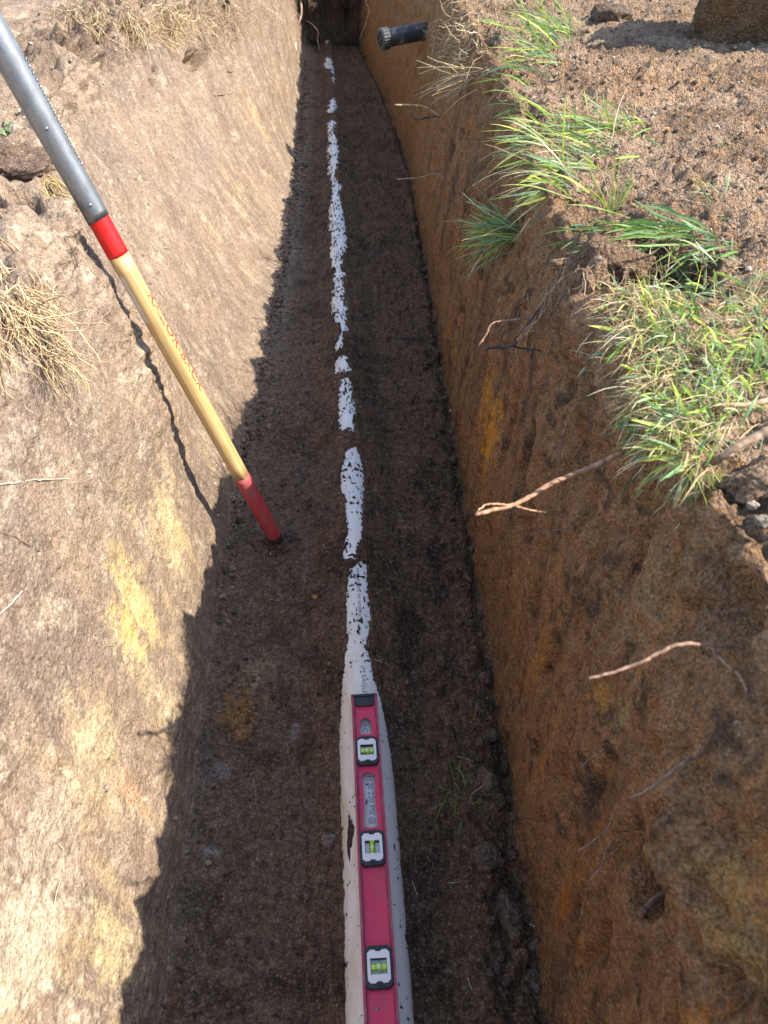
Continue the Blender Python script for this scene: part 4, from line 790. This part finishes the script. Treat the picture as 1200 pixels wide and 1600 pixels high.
def clod(name, label, cat, px, py, size, seed, col, sub=4, matl=None, sink=.35, group=None, rough=.25, fine=.05, cuts=5):
    V, F = lump_geo(sub, seed, rough, cuts, fine); p, _ = hit(px, py); V = V*np.array(size)/2
    cc_ = np.array(col)[None, :]*(1+.25*perlin(V[:, 0]*60, V[:, 1]*60+V[:, 2]*50, 5)[:, None]); mb = MB(); mb.add(V, F, np.clip(cc_, .01, .8))
    o = mb.build(name, matl or M['floor']); o.location = (p+np.array((0, 0, size[2]*(.5-sink)))).tolist(); tag(o, label, cat, group); return o
SG = c3(.12, .085, .06)
clod('soil_clod', 'big angular flat topped clod on floor at foot of right wall', 'clod', 760, 1342, (.056, .065, .040), 3, c3(.17, .115, .080), sub=5, rough=.12)
clod('soil_clod', 'upright rounded clod next to the little grass tuft on floor', 'clod', 762, 1225, (.050, .075, .045), 8, c3(.16, .105, .068), sub=5, rough=.18)
clod('soil_clod', 'long flat clod nearest the camera by the right wall foot', 'clod', 795, 1432, (.050, .11, .030), 5, c3(.14, .095, .063), sub=5, rough=.2)
clod('stone', 'small grey brown stone with pale edge left of the level', 'stone', 514, 1312, (.030, .035, .022), 12, c3(.22, .17, .14), rough=.15)
clod('stone', 'round brown pebble on floor left of the level hole', 'stone', 489, 1216, (.014, .014, .010), 14, c3(.20, .13, .09), 3, rough=.1)
clod('stone', 'bright ochre pebble on the floor left of the half buried pipe', 'stone', 492, 933, (.018, .016, .012), 15, c3(.42, .22, .07), 3, rough=.1)
clod('stone', 'pale tan pebble right of the pipe just above the level', 'stone', 594, 1034, (.016, .015, .011), 16, c3(.30, .20, .14), 3, rough=.1)
clod('stone', 'rusty reddish pebble left of the pipe near its narrow part', 'stone', 519, 976, (.012, .012, .010), 17, c3(.32, .14, .06), 3, rough=.1)
clod('stone', 'smooth tan pebble on the right floor beside the buried pipe', 'stone', 634, 1066, (.013, .012, .009), 18, c3(.28, .20, .13), 3, rough=.1)
clod('stone', 'white pebble at the foot of the middle right wall', 'stone', 705, 642, (.016, .016, .012), 19, c3(.55, .42, .30), 3, rough=.1)
clod('stone', 'orange pebble embedded in the near right wall', 'stone', 1064, 1467, (.010, .010, .010), 20, c3(.55, .22, .10), 3, matl=M['wall_r'], rough=.1)
clod('soil_clod', 'large dark rock hard clod at the top right photo corner', 'clod', 1238, 60, (.66, .50, .80), 23, c3(.18, .11, .06), sub=5, matl=M['ground'], sink=.25, rough=.45, fine=.05, cuts=1)
clod('soil_clod', 'small shadowed clod on right bank above the topmost tuft', 'clod', 955, 30, (.16, .12, .10), 24, c3(.17, .12, .085), matl=M['ground'], rough=.3)
clod('soil_clod', 'overhanging sod clod under the long broad grass blades', 'clod', 960, 402, (.17, .11, .10), 27, c3(.17, .105, .062), sub=5, matl=M['wall_r'], sink=.72, rough=.25, fine=.06)
clod('soil_clod', 'crumbly dark clod at the left photo edge above the root mat', 'clod', 22, 262, (.17, .14, .10), 29, c3(.13, .088, .062), sub=5, matl=M['wall_l'], sink=.55, rough=.5, fine=.16)
clod('soil_clod', 'pebbly grey clod under the woody stick at the right photo edge', 'clod', 1190, 765, (.10, .07, .06), 31, c3(.32, .21, .13), sub=5, matl=M['ground'], sink=.3, rough=.3, fine=.08)
# shared small lumps
LM = []
for k in range(7):
    V, F = lump_geo(2, 40+k, .28, 4); mb = MB(); mb.add(V, F, c3(.14, .095, .065)*rnd.uniform(.8, 1.4)); o = mb.build('clod_form', M['floor']); LM.append(o.data); bpy.data.objects.remove(o)
GC = 'dark soil crumbs along the right wall foot'
for i in range(130):
    t_ = .45+3.6*rnd.random()**1.6; x_ = baseR(t_)-abs(rnd.gauss(0, .045))-.004; sz = rnd.uniform(.005, .013)*(1.5 if rnd.random() < .15 else 1)
    o = bpy.data.objects.new('soil_crumb', LM[rnd.randrange(7)]); COL.objects.link(o); o.location = (x_, t_, z_at(x_, t_)+sz*.4); o.scale = (sz, sz*rnd.uniform(.7, 1.2), sz*rnd.uniform(.6, .9)); o.rotation_euler = (rnd.random()*3, rnd.random()*3, rnd.random()*6)
    tag(o, 'small dark soil crumb lying at the foot of the right trench wall', 'soil crumb', GC)
def scatter(name, n_, xs, ts, sizes, cols, matl, sub=1, keep=None):
    mb = MB(); base = [lump_geo(sub, 60+k, .25, 3) for k in range(5)]
    for i in range(n_):
        t_ = ts(rnd); x_ = xs(rnd, t_)
        if keep and not keep(x_, t_): continue
        sz = sizes(rnd); V, F = base[rnd.randrange(5)]; A_ = np.linalg.qr(rng.normal(0, 1, (3, 3)))[0]
        mb.add((V@A_.T)*sz*np.array((1, rnd.uniform(.7, 1.2), rnd.uniform(.6, .9)))+np.array((x_, t_, z_at(x_, t_)+sz*.35)), F, cols[rnd.randrange(len(cols))]*rnd.uniform(.7, 1.3))
    o = mb.build(name, matl, smooth=False); tag(o, kind='stuff'); return o
scatter('floor_grit', 4200, lambda r, t: r.uniform(baseL(t)+.01, baseR(t)-.005), lambda r: .35+5.5*r.random()**1.7, lambda r: .0016+.005*r.random()**3, [c3(.11, .075, .05), c3(.16, .115, .08), c3(.08, .055, .04), c3(.22, .14, .08)], M['floor'], keep=lambda x, t: abs(x-PX) > .062 or t > 1.0 and abs(x-PX) > .03)
scatter('shovel_tip_crumbs', 240, lambda r, t: tipc[0]+r.gauss(0, .022), lambda r: tipc[1]+r.gauss(0, .022), lambda r: .0015+.005*r.random()**2, [c3(.14, .09, .06), c3(.09, .06, .04)], M['floor'])
scatter('sandy_crumbs', 7000, lambda r, t: lipRx(t)+.03+1.7*r.random()**1.3, lambda r: .5+5*r.random()**1.2, lambda r: .002+.008*r.random()**3.2, [c3(.34, .27, .20), c3(.42, .34, .26), c3(.22, .16, .12), c3(.42, .25, .13)], M['ground'])
scatter('bank_crumbs', 1300, lambda r, t: lipLx(t)+.25-1.1*r.random(), lambda r: .6+4.4*r.random(), lambda r: .0015+.006*r.random()**3, [c3(.32, .25, .19), c3(.42, .34, .26), c3(.20, .15, .11)], M['wall_l'])
scatter('wall_foot_crumbs', 1500, lambda r, t: baseL(t)+abs(r.gauss(0, .035))-.01, lambda r: 1.3+7*r.random(), lambda r: .003+.011*r.random()**2.5, [c3(.28, .21, .15), c3(.20, .14, .10), c3(.14, .10, .07)], M['floor'])
# specks of soil sitting on the bare pipe
mb = MB(); base = [lump_geo(1, 80+k, .25, 3) for k in range(4)]
for i in range(520):
    t_ = .35+2.6*rnd.random()**.9; l_, r_e = float(np.interp(t_, et, exl)), float(np.interp(t_, et, exr)); l_, r_e = max(l_, -.052), min(r_e, .052)
    if r_e-l_ < .006: continue
    x_ = rnd.choice((l_, r_e))*(1-abs(rnd.gauss(0, .25))) if rnd.random() < .6 else rnd.uniform(l_, r_e)
    if abs(x_) > PR-.004 or (t_ < y_far+.005 and abs(x_+PX-LX) < HW+.002): continue
    sz = .0006+.0018*rnd.random()**2.5; V, F = base[rnd.randrange(4)]; mb.add(V*sz*np.array((1, 1, .6))+np.array((PX+x_, t_, PZ+math.sqrt(PR**2-x_**2)+sz*.25)), F, c3(.075, .052, .037)*rnd.uniform(.7, 1.4))
tag(mb.build('soil_specks', M['floor'], smooth=False), kind='stuff')
